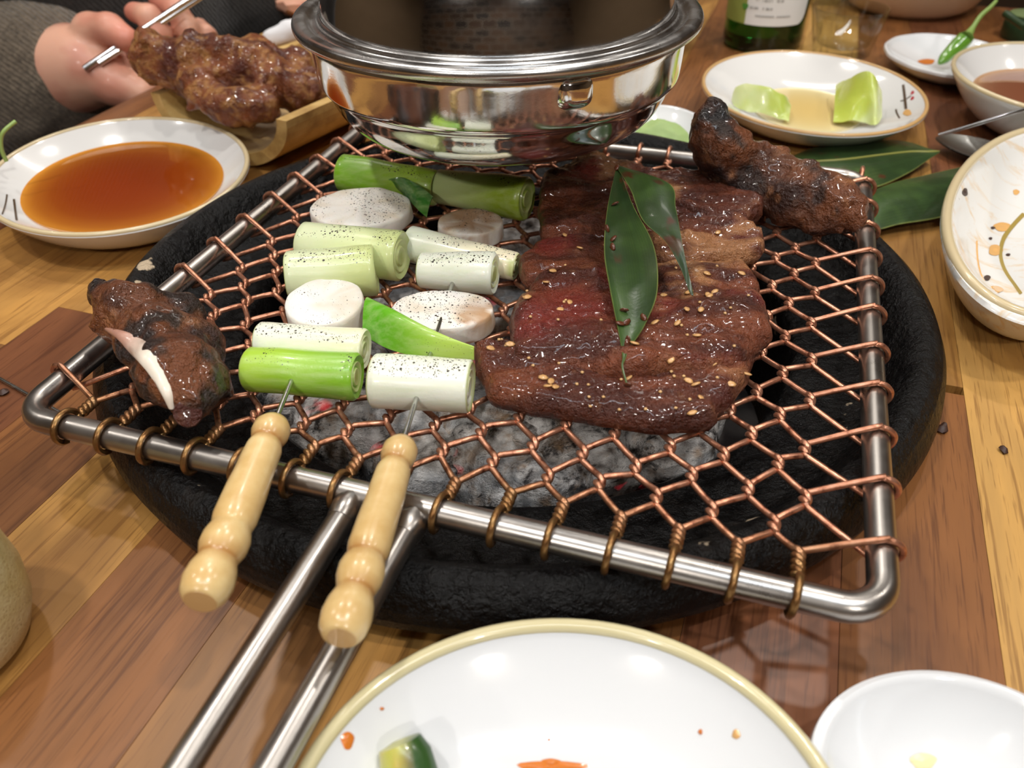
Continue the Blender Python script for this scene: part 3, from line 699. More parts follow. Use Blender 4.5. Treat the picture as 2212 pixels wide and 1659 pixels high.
a=slab([(1165,385),(1200,360),(1270,337),(1330,345),(1420,372),(1480,366),(1560,375),(1640,395),(1640,450),(1580,480),(1480,452),(1380,430),(1280,420),(1180,425)],.047,MT+.005,.011,.005,'rearmost slice of meat, pink at its left end, below the hood',seed=6,fat=.55,red=.6,fold=.003,redc=[(1270,370,.018)])
# ---------------------------------------------------------------- ribs
def rib(name,segs,label,k,seed,res=.0013,disp=.0022,charpts=(),extra=None):
    lo=np.min([np.minimum(a-ra,b-rb) for a,b,ra,rb in segs],0)-.008;hi=np.max([np.maximum(a+ra,b+rb) for a,b,ra,rb in segs],0)+.008
    def fn(P):
        d=None
        for a,b,ra,rb in segs:
            q=rc(P,a,b,ra,rb); d=q if d is None else smin(d,q,k)
        return d+fbm(P,110,3,seed)*disp*1.5+fbm(P,40,2,seed+3)*disp*1.2+fbm(P,330,2,seed+6)*.0011
    vs,F=nets(fn,lo,hi,res); 
    f1=fbm(vs,60,4,seed);f2=fbm(vs,200,3,seed+5);f3=fbm(vs,35,2,seed+8)
    col=mixc(lin('34170c'),lin('75401f'),sstep(-.35,.35,f1)); col=mixc(col,lin('b0754a'),sstep(.15,.5,f2)*.55)
    col=mixc(col,(.008,.007,.007),sstep(.1,.34,f3+.5*f2)*.92)
    return vs,F,col
def rp(x,y,z,r): p=at(x,y,z); return p,px2m(r,p)
def chain(lst):
    q=[rp(*l) for l in lst]; return [(q[i][0],q[i+1][0],q[i][1],q[i+1][1]) for i in range(len(q)-1)]
sg1=chain([(228,632,.050,38),(275,680,.049,52),(330,735,.049,62),(385,800,.049,62),(418,868,.047,45)])+chain([(330,700,.045,55),(400,760,.043,60),(450,830,.042,42)])+chain([(310,690,.044,40),(390,690,.040,40),(420,720,.04,30)])
vs,F,col=rib('rib',sg1,'',.008,21)
rb1=empty('grilled_rib',tuple(V(*at(340,760,.035))),'charred rib with a white strip of bone lining at the left corner of the grate','meat')
mesh('flesh',vs,F,M_char,rb1,col=col)
def on_ray(px,py,fn,d0=.2,d1=.6):
    t=np.linspace(d0,d1,500); P=np.array([atd(px,py,x) for x in t]); d=fn(P); i=np.argmax(d<0); return atd(px,py,t[i]) if d[i]<0 else None
def f_rib1(P):
    d=None
    for a,b,ra,rb in sg1: q=rc(P,a,b,ra,rb); d=q if d is None else smin(d,q,.008)
    return d+fbm(P,110,3,21)*.0022+fbm(P,40,2,24)*.0022
st=[]
for (x,y,w) in[(232,712,4),(262,725,12),(292,745,20),(318,768,22),(338,795,20),(352,822,17),(364,850,14),(372,880,8),(376,905,3)]:
    q=on_ray(x,y,f_rib1)
    if q is not None: st.append((q,px2m(w,q)))
def strip(pts,up,off,th,wsc=1.0):
    # soft flattened bead following a surface
    P=catmull(np.array([p for p,_ in pts]),5); R=catmull(np.array([[r,0,0] for _,r in pts]),5)[:,0]
    n=10; th_=np.arange(n)*2*np.pi/n; vs=[]
    for i in range(len(P)):
        T=P[min(i+1,len(P)-1)]-P[max(i-1,0)];T/=np.linalg.norm(T); Nn=(CAM-P[i]);Nn=Nn-T*(Nn@T);Nn/=np.linalg.norm(Nn);Bb=np.cross(T,Nn)
        vs.append(P[i]+Bb*np.cos(th_)[:,None]*R[i]*wsc+Nn*(np.sin(th_)[:,None]*th*min(1,R[i]/.001)))
    F=grid_faces(len(P),n,False,True);F.append(tuple(range(n-1,-1,-1)));F.append(tuple((len(P)-1)*n+k for k in range(n)))
    return np.vstack(vs),F
if len(st)>3:
    vs,F=strip(st,None,0,.0016); t=np.linspace(0,1,len(vs)); c=mixc(lin('b98a78'),lin('efe3d2'),sstep(.15,.5,t)); c=mixc(c,lin('8a5a40'),sstep(.3,.6,fbm(vs,250,3))*.4)
    mesh('bone_lining',vs,F,M_bone,rb1,col=c,label='pale strip of bone lining')
q=rp(405,893,.046,32)
vs,F=lathe([(0,-.004),(q[1]*.8,-.003),(q[1],0),(q[1]*.9,.003),(q[1]*.4,.0036),(.0001,.0034)],24); 
R_=Vector((CAM-q[0])).to_track_quat('Z','Y').to_matrix(); R_=np.array(R_); vs=vs@R_.T+q[0]; vs+=fbm(vs,300,3)[:,None]*.0008
mesh('bone_end',vs,F,M_char,rb1,col=mixc(lin('8a5535'),lin('4a1c10'),sstep(-.3,.3,fbm(vs,150,3))),label='brown cut bone end')
sg2=chain([(1542,248,.075,30),(1548,300,.066,42),(1580,340,.058,45),(1650,365,.053,42),(1730,405,.050,45),(1800,440,.048,45),(1838,458,.047,32)])+chain([(1545,330,.056,40),(1600,390,.048,38),(1690,430,.045,42),(1770,465,.044,30)])
vs,F,col=rib('rib',sg2,'',.008,33,disp=.003)
o=mesh('grilled_rib',vs,F,M_char,col=mixc(mixc(col,lin('80502f'),sstep(.0,.5,fbm(vs,45,3,2))*.5),(.008,.007,.008),sstep(.0,.3,fbm(vs,75,4,12)+.25*fbm(vs,300,2,4))*.8)); tag(o,'long charred rib lying over the back right corner of the grate','meat')
# ---------------------------------------------------------------- bamboo leaves
LG=lin('3c5526');LG2=lin('26391a');LG3=lin('5a6b3c')
def leaf(o,Lp,Rp,arch,name='blade',m=41,k=10,midc=lin('8f9a4a'),mid=.5,seed=0,edge=True,rib=True):
    vs,F,s=ribbon(Lp,Rp,k,m,arch,.00035); f=fbm(vs,60,3,seed)
    c=mixc(LG2,LG,sstep(-.3,.4,f)); c=mixc(c,LG3,sstep(.2,.6,fbm(vs,25,2,seed+2))*.6)
    c=c*(1-.22*(np.sin(s*130)>.2))[:,None]; c=mixc(c,lin('4a2614'),sstep(.42,.55,fbm(vs,150,3,seed+4)))
    c=mixc(c,lin('86904a'),(np.abs(s-.5)>.49)*.7)
    a=fixn(mesh(name,vs,F,M_leaf,o,col=c,label=None))
    if rib:
        A=catmull(np.array(Lp),k);B=catmull(np.array(Rp),k); Mi=A+(B-A)*mid; w=np.linalg.norm(B-A,axis=1); Mi[:,2]+=arch*w*4*mid*(1-mid)+.0002
        mesh('midrib',*tube(Mi,np.minimum(.0007,w*.06+.0001),6),M_rimv,o)
    return a
M_rimv=simple('leaf_midrib',lin('8a8a45'),.4)
lf=empty('bamboo_leaf',tuple(at(1380,560,.05)),'folded green bamboo leaf standing on the marinated meat','leaf','bamboo leaves')
del lf['group']
leaf(lf,zz([(1331,363,.068),(1312,450,.062),(1305,540,.058),(1317,620,.055),(1331,690,.053),(1342,745,.051),(1345,772,.0505),(1343,792,.050),(1354,832,.048)]),
 zz([(1337,363,.068),(1363,430,.064),(1396,495,.061),(1424,550,.058),(1418,630,.055),(1392,700,.053),(1360,752,.051),(1350,776,.0505),(1347,792,.050),(1357,833,.048)][:1]+[(1366,440,.064),(1412,530,.060),(1420,625,.056),(1394,698,.053),(1362,748,.051),(1350,775,.0505),(1346.5,792,.050),(1357,833,.048)]),-.10,rib=False,seed=1)
leaf(lf,zz([(1333,362,.0685),(1362,410,.066),(1388,475,.063),(1436,520,.060),(1468,575,.057),(1487,625,.054),(1494,638,.053)]),
 zz([(1339,358,.0685),(1445,396,.066),(1460,450,.064),(1473,520,.061),(1483,570,.058),(1496,625,.054),(1498,638,.053)]),.06,name='folded_blade',rib=False,seed=2)
lv=np.array([v.co[:] for v in lf.children[0].data.vertices]); lv=lv[:len(lv)//2]+np.array(lf.children[0].location)
db=gg.copy(); db.materials.clear(); db.materials.append(simple('brown_marinade',lin('5a2f1c'),.3,Coat_Weight=.4))
for i in RNG.choice(len(lv),12,False):
    o=bpy.data.objects.new('marinade_bit',db); COL.objects.link(o); o.parent=lf; o.location=tuple(lv[i]+V(0,-.0006,.0006)); o.rotation_euler=tuple(RNG.rand(3)*3)
lf2=empty('bamboo_leaf',tuple(at(1870,350,0)),'flat pointed bamboo leaf on the table beside the lettuce bowl','leaf','bamboo leaves on the table')
leaf(lf2,zz([(1688,352,.004),(1740,325,.006),(1820,307,.007),(1900,301,.007),(1960,306,.007),(2005,320,.008),(2029,326,.009)]),zz([(1690,372,.004),(1740,400,.005),(1820,420,.005),(1900,402,.005),(1965,372,.006),(2005,345,.008),(2030,329,.009)]),.06,seed=3)
del lf2['group']
lf3=empty('bamboo_leaf',tuple(at(1960,435,0)),'wet bamboo leaf with brown bits on the table by the stained bowl','leaf')
leaf(lf3,zz([(1800,470,.004),(1870,421,.006),(1930,395,.008),(2000,378,.009),(2070,362,.009),(2110,352,.008)]),zz([(1802,480,.004),(1880,497,.005),(1945,484,.006),(2010,474,.006),(2080,458,.006),(2120,440,.006)]),.08,seed=4,rib=False)
# ---------------------------------------------------------------- exhaust hood hanging over the grill
HC=V(-.0033,.358,0); HZ=.1148; HR=.083
hood=empty('exhaust_hood',(HC[0],HC[1],HZ-.04),'polished stainless exhaust hood hanging low over the back of the grate','exhaust hood')
body=[(.045,-.040),(.058,-.0395),(.0655,-.036),(.0705,-.030),(.0735,-.0235),(.0748,-.0215),(.0762,-.020),(.0768,-.0175),(.0776,-.008),(.078,-.002),(.0765,-.002),(.0755,-.016),(.072,-.024),(.064,-.034),(.045,-.0385)]
mesh('lower_bowl',*lathe(catmull(np.c_[np.array(body),np.zeros(len(body))],4)[:,:2],128,(HC[0],HC[1],HZ),close=True),M_hood,hood)
rim=[(.0765,-.0035),(.080,-.0045),(.0828,-.003),(.0838,0),(.0832,.003),(.081,.0045),(.0785,.004),(.0768,.0015),(.0755,.0008),(.074,.0022),(.0735,.0042),(.0725,.0055)]
rim=[(r_,z_*.62+.0022) for r_,z_ in rim]
mesh('rim',*lathe(catmull(np.c_[np.array(rim),np.zeros(len(rim))],4)[:,:2],128,(HC[0],HC[1],HZ),close=True),M_hoodr,hood)
dome=[(.0725,.004),(.0722,.008),(.0712,.014),(.069,.022),(.065,.031),(.058,.040),(.049,.047),(.0425,.052),(.040,.058),(.040,.09)]
mesh('dome',*lathe(catmull(np.c_[np.array(dome),np.zeros(len(dome))],4)[:,:2],128,(HC[0],HC[1],HZ)),M_hood,hood)
mesh('duct_pipe',*lathe([(.0385,.085),(.0385,1.8-HZ),(.037,1.8-HZ),(.037,.085)],48,(HC[0],HC[1],HZ),close=True),M_hood,hood)
mesh('inner_baffle',*lathe([(0,-.034),(.044,-.034),(.046,-.030),(0,-.028)],48,(HC[0],HC[1],HZ)),M_iron,hood)
# pressed boss on the bowl wall
bp=None
for dd in np.linspace(.2,.4,800):
    P=atd(1243,200,dd)
    if np.hypot(*(P[:2]-HC[:2]))<.0772: bp=P;break
if bp is not None:
    nx=V(bp[0]-HC[0],bp[1]-HC[1],0);nx/=np.linalg.norm(nx);tx=V(-nx[1],nx[0],0)
    w_,h_=px2m(46,bp),px2m(38,bp); n,m=32,10; vs=[]
    for j in range(m):
        k=1-j/(m-1); a=np.arange(n)*2*np.pi/n; se=lambda x,p:np.sign(x)*np.abs(x)**p
        hgt=.0034*(1-k**4)
        vs.append(bp+tx*(se(np.cos(a),.6)*w_*k)[:,None]+V(0,0,1)*(se(np.sin(a),.6)*h_*k)[:,None]+nx*(hgt-.0006)+nx*0*a[:,None])
        dx=(se(np.cos(a),.6)*w_*k); vs[-1]-=nx*(dx**2/(2*.0772))[:,None]
    F=grid_faces(m,n,False,True)
    fixn(mesh('pressed_boss',np.vstack(vs),F+[tuple((m-1)*n+i for i in range(n))],M_hood,hood,label='small rounded boss on the bowl wall'))
# ---------------------------------------------------------------- bowls and dishes
class Bowl: pass
def bowl(name,cpx,R,zr,label,cat='bowl',mat=None,rimmat=None,sy=1.0,rot=0,foot=.5,rimw=.0022,wob=None,group=None,deep=.12,p=2.2,wall=.0032,xy=None,rimh=0):
    c=at(cpx[0],cpx[1],zr) if xy is None else V(xy[0],xy[1],zr)
    B=Bowl(); B.c=c;B.R=R;B.zr=zr;B.sy=sy;B.rot=rot
    B.o=empty(name,(c[0],c[1],0),label,cat,group)
    fr=foot*R; zb=.0035+.02*0
    n=14; inner=[];outer=[]
    for i in range(n+1):
        r=i/n*(R-wall); z=zb+ (zr-zb)*(sstep(0,1,np.array([(r/(R-wall))]))[0]*0+ (r/(R-wall))**p*(1-deep)+deep*(r/(R-wall)))
        inner.append((max(r,.0002),z))
    B.prof=np.array(inner)
    for i in range(n+1):
        t=i/n; r=fr+(R-fr)*t; z=.0015+(zr-.0015-rimw*.5)*(t**1.9); outer.append((r,z))
    prof=inner+[(R-wall*.85,zr+rimw*.35),(R-wall*.5,zr+rimw*.55),(R-wall*.1,zr+rimw*.3)]+outer[::-1]+[(fr*.98,0),(fr*.9,0),(fr*.86,.0012),(.0002,.0012)]
    B.b=mesh('body',*lathe(prof,96,(c[0],c[1],0),1,sy,rot,wob,close=True),mat or M_white,B.o)
    if rimmat:
        a=np.arange(96)*2*np.pi/96; k=np.ones(96) if wob is None else 1+wob(a)
        x=(R-wall*.45)*np.cos(a)*k;y=(R-wall*.45)*np.sin(a)*k*sy
        P=np.c_[c[0]+x*math.cos(rot)-y*math.sin(rot),c[1]+x*math.sin(rot)+y*math.cos(rot),np.full(96,zr+rimw*.15)]
        mesh('rim',*tube(P,wall*.36+rimw*.3,10,closed=True),rimmat,B.o)
    return B
def zin(B,x,y):
    dx,dy=x-B.c[0],y-B.c[1]; c_,s_=math.cos(-B.rot),math.sin(-B.rot); r=np.hypot(dx*c_-dy*s_,(dx*s_+dy*c_)/B.sy)
    return np.interp(r,B.prof[:,0],B.prof[:,1])
def onbowl(B,px,py,off=.0003):
    d0=(depth(B.c)); best=None
    for d in np.linspace(d0-.1,d0+.12,900):
        P=atd(px,py,d)
        if P[2]<zin(B,P[0],P[1])+off and np.hypot(P[0]-B.c[0],(P[1]-B.c[1])/B.sy)<B.R*1.02 and P[2]<B.zr+.001: return P
    return None
def pool(B,z,name,label,cat,edge,deepc,par=None,wiggle=0,mat=None,rmax=None):
    ths=np.arange(72)*2*np.pi/72; r=np.interp(z,B.prof[:,1],B.prof[:,0])-.0001; r=min(r,rmax or r)
    rr=np.r_[np.linspace(.0002,r*.85,7),np.linspace(r*.88,r,7)]; vs=[];cc=[]
    for q in rr:
        k=1+wiggle*np.sin(ths*3+1)*.1+wiggle*np.sin(ths*5)*.06
        x=q*k*np.cos(ths);y=q*k*np.sin(ths)*B.sy; c_,s_=math.cos(B.rot),math.sin(B.rot)
        men=.0006*np.exp(-(r-q)/.0012)
        vs.append(np.c_[B.c[0]+x*c_-y*s_,B.c[1]+x*s_+y*c_,np.full(72,z+men)])
        dep=z-np.interp(q,B.prof[:,0],B.prof[:,1]); cc.append(mixc(edge,deepc,np.full(72,1-math.exp(-max(dep,0)/.0033))))
    top=np.vstack(vs); bot=top.copy(); bot[:,2]=np.minimum(z-.0002,zin(B,top[:,0],top[:,1])+.0003); n=len(top)
    F=[f[::-1] for f in grid_faces(len(rr),72,False,True)]; F2=[tuple(i+n for i in f[::-1]) for f in F]
    e=(len(rr)-1)*72; F3=[(e+i,e+(i+1)%72,e+(i+1)%72+n,e+i+n) for i in range(72)]
    F+= [tuple(range(72))]; F2+=[tuple(n+i for i in range(71,-1,-1))]
    o=fixn(mesh(name,np.vstack([top,bot]),F+F2+F3,mat or M_liq,col=np.vstack(cc+cc))); tag(o,label,cat); return o
def stroke(B,pts,w,mat,name='painted_twig',lab=None):
    q=[onbowl(B,x,y) for x,y in pts]; q=[x for x in q if x is not None]
    if len(q)<2: return
    P=catmull(np.array(q),4); vs,F=strip([(p,px2m(w,p)) for p in P[::2]],None,0,.00018); mesh(name,vs,F,mat,B.b,label=lab)
def blob(B,px,py,w,h,mat,name='sauce_stain',par=None,th=.0004,lab=None,rot=0):
    q=onbowl(B,px,py)
    if q is None: return
    a=np.arange(18)*2*np.pi/18; vs=[];
    for k in(1,.8,.45,.02):
        ring_=[]
        for t in a:
            x=w*k*math.cos(t)*(1+.15*math.sin(3*t+px)); y=h*k*math.sin(t)
            p=onbowl(B,px+x*math.cos(rot)-y*math.sin(rot),py+x*math.sin(rot)+y*math.cos(rot)); p=q if p is None else p; ring_.append(p+(CAM-p)/np.linalg.norm(CAM-p)*(th*(1-k*k)))
        vs+=ring_
    F=grid_faces(4,18,False,True); F.append(tuple(range(54,72))); fixn(mesh(name,np.array(vs),F,mat,B.b,label=lab))
# soup bowl, left
bL=bowl('soup_bowl',None,.0683,.022,'white bowl of amber sauce at the left of the grill',rimmat=M_rim,sy=1.179,rot=.548,xy=(-.2143,.4252),foot=.6,wall=.003,rimw=.0012,p=3.0,deep=.1)
pool(bL,.0138,'amber_sauce','clear amber sauce filling the left white bowl','sauce',lin('cf8a30'),lin('7a2404'))
stroke(bL,[(30,430),(33,455),(36,475)],2.2,M_twig);stroke(bL,[(5,462),(12,440),(15,420)],1.6,M_twig)
q=[at(14,348,.030),at(4,325,.036),at(2,300,.042),at(10,282,.046),at(34,262,.049)]
o=mesh('herb_sprig',*tube(catmull(np.array(q),6),[.0011]*25,8),simple('green_stem',lin('8fa85a'),.4)); tag(o,'thin curled green stem on the far left rim of the amber sauce bowl','herb')
# lettuce bowl
bR=bowl('salad_bowl',None,.0705,.021,'white bowl with lettuce scraps and a red and brown twig painted inside',rimmat=M_rimd,sy=1.165,xy=(.2011,.5384),foot=.5,wall=.0028,rimw=.001,p=2.6)
pool(bR,.0075,'yellow_dressing','thin yellow dressing pooled in the lettuce bowl','sauce',lin('ecdfae'),lin('dcb45c'))
stroke(bR,[(1951,183),(1954,205),(1957,235)],2.6,M_twig);stroke(bR,[(1945,219),(1955,216),(1968,207)],1.8,M_twig);stroke(bR,[(1935,236),(1938,246),(1943,255)],1.8,M_twig)
blob(bR,1971,200,5,3,M_bud,'painted_bud',rot=-.8,th=.0002);blob(bR,1971,212,5,3,M_bud,'painted_bud',rot=-.8,th=.0002);blob(bR,1960,243,9,7,M_saucey)
def lettuce(Lp,Rp,arch,ca,cb,label,seed):
    vs,F,s=ribbon(Lp,Rp,9,17,arch,.0008); N=normals(vs,F); n2=len(vs)//2; w=fbm(vs[:n2],55,3,seed)*.0035
    vs[:n2,2]+=w; vs[n2:,2]+=w; vs[:,2]=np.maximum(vs[:,2],zin(bR,vs[:,0],vs[:,1])+.0004)
    o=fixn(mesh('lettuce_leaf',vs,F,M_veg,col=mixc(ca,cb,sstep(-.25,.35,fbm(vs,50,3,seed+2))))); tag(o,label,'lettuce')
lettuce(zz([(1580,215,.014),(1592,185,.024),(1640,183,.027),(1690,205,.022),(1708,226,.012)]),zz([(1585,232,.012),(1610,240,.012),(1650,248,.011),(1680,256,.010),(1704,262,.010)]),.1,lin('d2dca0'),lin('b3c458'),'pale lettuce scrap at the left side of the salad bowl',1)
lettuce(zz([(1803,188,.016),(1838,168,.030),(1872,153,.038),(1895,170,.034),(1904,200,.022)]),zz([(1800,262,.010),(1835,262,.012),(1868,266,.012),(1892,268,.014),(1906,250,.016)]),.05,lin('bccb54'),lin('d5dfa4'),'taller folded lettuce scrap at the right side of the salad bowl',5)
# brown broth bowl at the right edge
bB=bowl('soup_bowl',None,.0686,.033,'white bowl of brown broth cut off by the right edge',rimmat=M_rim,sy=1.115,xy=(.355,.5129),foot=.5,wall=.0034,rimw=.0014,p=2.6)
pool(bB,.021,'brown_broth','brown broth in the bowl at the right edge','soup',lin('c9a27c'),lin('7d4a34'))
# chilli dish, wasabi dish
wv=lambda t:.006*np.cos(t*12)
bC=bowl('sauce_dish',None,.0458,.014,'small scalloped white dish holding a green chilli',cat='dish',mat=M_cool,sy=1.187,xy=(.3349,.6288),foot=.5,wall=.003,wob=wv,p=2.2)
blob(bC,2002,133,18,6,M_sauce,'sauce_stain')
bW=bowl('sauce_dish',(1436,282),.0300,.016,'small white dish of wasabi between the hood and the rib',cat='dish',mat=M_cool,sy=1.45,foot=.5,wall=.003,p=2.4)
def fw(P): 
    d=None
    for a,b,ra,rb in chain([(1418,285,.010,20),(1425,300,.008,38),(1450,318,.006,40)])+chain([(1400,310,.006,36),(1450,315,.006,34)]): q=rc(P,a,b,ra,rb); d=q if d is None else smin(d,q,.006)
    return d+fbm(P,160,3,4)*.0016
c_=at(1425,305,.008); vs,F=nets(fw,c_-.03,c_+.03,.0014); vs[:,2]=np.maximum(vs[:,2],zin(bW,vs[:,0],vs[:,1])); o=mesh('wasabi',vs,F,M_wasabi); tag(o,'mound of pale green wasabi in the small dish','wasabi')
ch=empty('green_chilli',tuple(at(2060,130,.012)),'green chilli leaning in the scalloped dish with its stem up','chilli')
P=catmull(zz([(2030,136,.0125),(2048,118,.016),(2070,98,.021),(2084,84,.025),(2090,78,.027)]),6); R=np.interp(np.linspace(0,1,len(P)),[0,.15,.5,.85,1],[.0015,.0042,.0062,.0058,.003])
mesh('pod',*tube(P,R,16),simple('green_pepper',lin('5f8f2c'),.2,Coat_Weight=.5),ch)
P=catmull(zz([(2088,80,.0265),(2100,62,.031),(2118,35,.038),(2140,15,.043),(2152,2,.046)]),6); R=np.interp(np.linspace(0,1,len(P)),[0,.12,.3,1],[.0055,.0032,.0018,.0013])
mesh('stem',*tube(P,R,10),simple('chilli_stem',lin('7f9a4a'),.45),ch)
# stained bowl at the right, big bowl in front, small bowl bottom right
bS=bowl('tasting_bowl',None,.0464,.030,'oval white dish with brown sauce stains and a thick tan rim at the right edge',mat=M_stain,rimmat=M_rim,sy=2.47,rot=-.585,xy=(.2575,.3472),foot=.6,wall=.0050,rimw=.0022,p=3.2)
stroke(bS,[(2212,462),(2190,485),(2168,515),(2160,550),(2170,585),(2190,615),(2204,635)],4.5,simple('olive_glaze_line',lin('9a8440'),.3),'painted_line')
stroke(bS,[(2110,520),(2112,560),(2122,600),(2145,635)],1.6,M_saucey,'painted_line')
for x,y,w,h in((2085,415,6,9),(2133,600,7,6),(2185,665,12,5),(2178,550,5,3),(2145,492,5,3),(2075,588,4,2.5),(2140,515,4,3)): blob(bS,x,y,w,h,M_dark,'food_crumb',th=.0009)
for x,y,w,h in((2165,490,18,10),(2150,540,15,12),(2195,415,7,6),(2150,625,16,8)): blob(bS,x,y,w,h,M_saucey,'sauce_stain',th=.0002)
bF=bowl('tasting_bowl',None,.0619,.0235,'large white bowl with a cream rim in front of the grill',mat=M_cool,rimmat=M_cream,foot=.5,wall=.0036,rimw=.0022,p=2.8,sy=.87,xy=(.0095,.0735))
for x,y,w,h in((751,1600,14,20),(1590,1586,9,11),(1513,1581,5,6),(825,1531,5,4),(1186,1598,3,3)): blob(bF,x,y,w,h,M_sauce if w>12 or w<6 else M_saucey,'sauce_stain',th=.0005)
for x,y,w,h in((1190,1657,75,14),(1190,1648,22,10)): blob(bF,x,y,w,h,M_sauce,'sauce_stain',th=.0008)
kz=zin(bF,*at(870,1640,.008)[:2])
A=atd(862,1600,depth(onbowl(bF,862,1610))-.004);B_=atd(905,1720,depth(onbowl(bF,905,1700))-.004)
pf=[(0,.002),(.0005,.0052),(.004,.0062),(.012,.0062),(.022,.006),(.0225,.003)]
vs,F=axis_lathe(A,B_,pf,24); vs+=normals(vs,F)*fbm(vs,200,3)[:,None]*.0008; t=fbm(vs,120,2,3); xx=(vs-A)@RT
c=mixc(lin('b9b85a'),lin('2f4f22'),sstep(.0,.004,xx)); c=mixc(c,lin('c9762c'),sstep(.62,.75,t)*.6)
o=mesh('kimchi_stalk',vs,F,M_veg,col=c); tag(o,'seasoned green stalk piece lying in the large front bowl','kimchi')
bQ=bowl('sauce_dish',None,.035,.021,'small thick rimmed white dish at the bottom right corner',cat='dish',mat=M_cool,foot=.55,wall=.0042,rimw=.003,p=2.4,sy=.8,xy=(.1007,.0848))
blob(bQ,1995,1645,28,18,simple('pale_yellow_sauce',lin('e6dca8'),.3),'sauce_stain',th=.001)
# pitted bamboo cup, left edge
P0=at(-95,1400,.0); cu=empty('bamboo_cup',(P0[0],P0[1],0),'pitted bamboo cup cut off by the left edge','cup')
hh=.05
vs,F=lathe([(.0,0),(.017,0),(.0215,.004),(.0245,.012),(.0255,.022),(.0245,.034),(.0225,.044),(.021,hh),(.0185,hh+.0005),(.0175,hh-.003),(.018,.02),(.0,.016)],64,(P0[0],P0[1],0)); mesh('shell',vs,F,M_pit,cu)
# ---------------------------------------------------------------- bottle, glasses, far bowls
bo=at(1652,104,0); bo[1]+=.012; bt=empty('soju_bottle',(bo[0],bo[1],0),'green glass soju bottle with a white label behind the lettuce bowl','bottle')
r=.0325
pf=[(.0002,.004),(r*.8,.0015),(r*.9,.0),(r*.98,.003),(r,.008),(r,.105),(r*.96,.12),(r*.8,.138),(r*.55,.155),(r*.42,.17),(r*.4,.195),(.0145,.197),(.0145,.205),(.0125,.206)]
pi=[(.0102,.205),(r*.33,.17),(r*.47,.155),(r*.72,.137),(r*.9,.118),(r*.93,.1),(r*.93,.01),(r*.85,.006),(.0002,.007)]
mesh('glass_body',*lathe(pf,64,(bo[0],bo[1],0)),M_green,bt)
mesh('cap',*lathe([(.0002,.2065),(.0148,.2065),(.015,.2155),(.0135,.2175),(.0002,.218)],32,(bo[0],bo[1],0)),M_frame,bt)
fa=math.atan2(-bo[1],-bo[0])       # towards the viewer
zl=.0225
def patch(a0,a1,zf0,z1,rr,n=40,m=8):
    a=np.linspace(a0,a1,n); vs=[]
    for i,x in enumerate(a):
        z0=zf0(i/(n-1)); vs+=[(bo[0]+rr*math.cos(fa+x),bo[1]+rr*math.sin(fa+x),z0+(z1-z0)*j/(m-1)) for j in range(m)]
    return vs,grid_faces(n,m)
def rc_(t): 
    s=max(0,(t-.82)/.18); return zl+.014*(1-math.sqrt(max(0,1-s*s)))
lbp=fixn(mesh('label_paper',*patch(-.5,1.15,rc_,.09,r+.0004),M_label,bt)); fixn(mesh('label_band',*patch(-1.35,-.5,lambda t:zl,.09,r+.0004),M_lgreen,bt,label='olive green side of the label'))
def ink(a0,a1,z0,z1,mt,nm='print_mark'): 
    return patch(a0,a1,lambda t:z0,z1,r+.0008,4,2)
g=G()
for z0,z1,segs in((.0405,.0425,[(-.28,-.25),(-.22,-.2),(-.14,-.12),(-.09,.0),(.02,.06),(.08,.11),(.2,.27),(.29,.37)]),(.0345,.0365,[(-.42,-.33),(-.31,-.2),(-.1,-.06),(-.03,.06),(.08,.13)]),(.0292,.0305,[(-.25,.2),(.25,.6)])):
    for a0,a1 in segs:
        n_=max(1,int((a1-a0)/.022))
        for i in range(n_):
            x0=a0+(a1-a0)*i/n_; g.add(*ink(x0,x0+(a1-a0)/n_*.55,z0,z1,None)); 
            if i%2: g.add(*ink(x0,x0+(a1-a0)/n_*.9,z0+(z1-z0)*.4,z0+(z1-z0)*.6,None))
mesh('small_print',g.V(),g.f,M_ink,lbp)['kind']='stuff'
fixn(mesh('print_dot',*patch(-.62,-.46,lambda t:(.0355-.0025*math.sin(math.pi*t)),.0355+.002,r+.0009,10,3),M_gdot,lbp))
tx=bpy.data.curves.new('letters','FONT'); tx.body='fresh'; tx.size=.019; tx.shear=.25; tx.resolution_u=3; to=bpy.data.objects.new('letters',tx); COL.objects.link(to)
bpy.context.view_layer.update(); me=bpy.data.meshes.new_from_object(to.evaluated_get(bpy.context.evaluated_depsgraph_get())); bpy.data.objects.remove(to)
tv=np.array([v.co[:] for v in me.vertices]); tf=[tuple(p.vertices) for p in me.polygons]
if len(tv):
    a=fa+.12+tv[:,0]/r; mesh('lettering',np.c_[bo[0]+(r+.0008)*np.cos(a),bo[1]+(r+.0008)*np.sin(a),.0465+tv[:,1]],tf,M_blue,lbp,smooth=False)
def shot(px,py,label,rt=.0295,rb=.0225,h=.036,push=0):
    p=at(px,py,0); p[1]+=push; pf=[(.0002,.0),(rb*.9,0),(rb,.0015),(rt,h-.0008),(rt-.0005,h),(rt-.0012,h),(rt-.0018,h-.0008),(rb-.002,.009),(rb*.8,.0075),(.0002,.0075)]
    o=mesh('shot_glass',*lathe(pf,64,(p[0],p[1],0)),M_glass); return tag(o,label,'glass')
shot(1815,116,'empty clear shot glass behind the lettuce bowl')
shot(1786,16,'clear glass standing farther back beside the green bottle',.03,.026,.06,.03)
p=at(1500,122,0); bowl('rice_bowl',None,.062,.058,'plain white bowl standing behind the hood beside the bottle',mat=M_white,xy=(p[0]-.045,p[1]+.05),foot=.42,wall=.003)
p=at(1985,50,0); bowl('stew_bowl',None,.085,.075,'large beige stoneware bowl at the far right of the table',mat=M_stone,xy=(p[0]+.01,p[1]+.055),foot=.55,wall=.005)
p=at(2195,92,0)
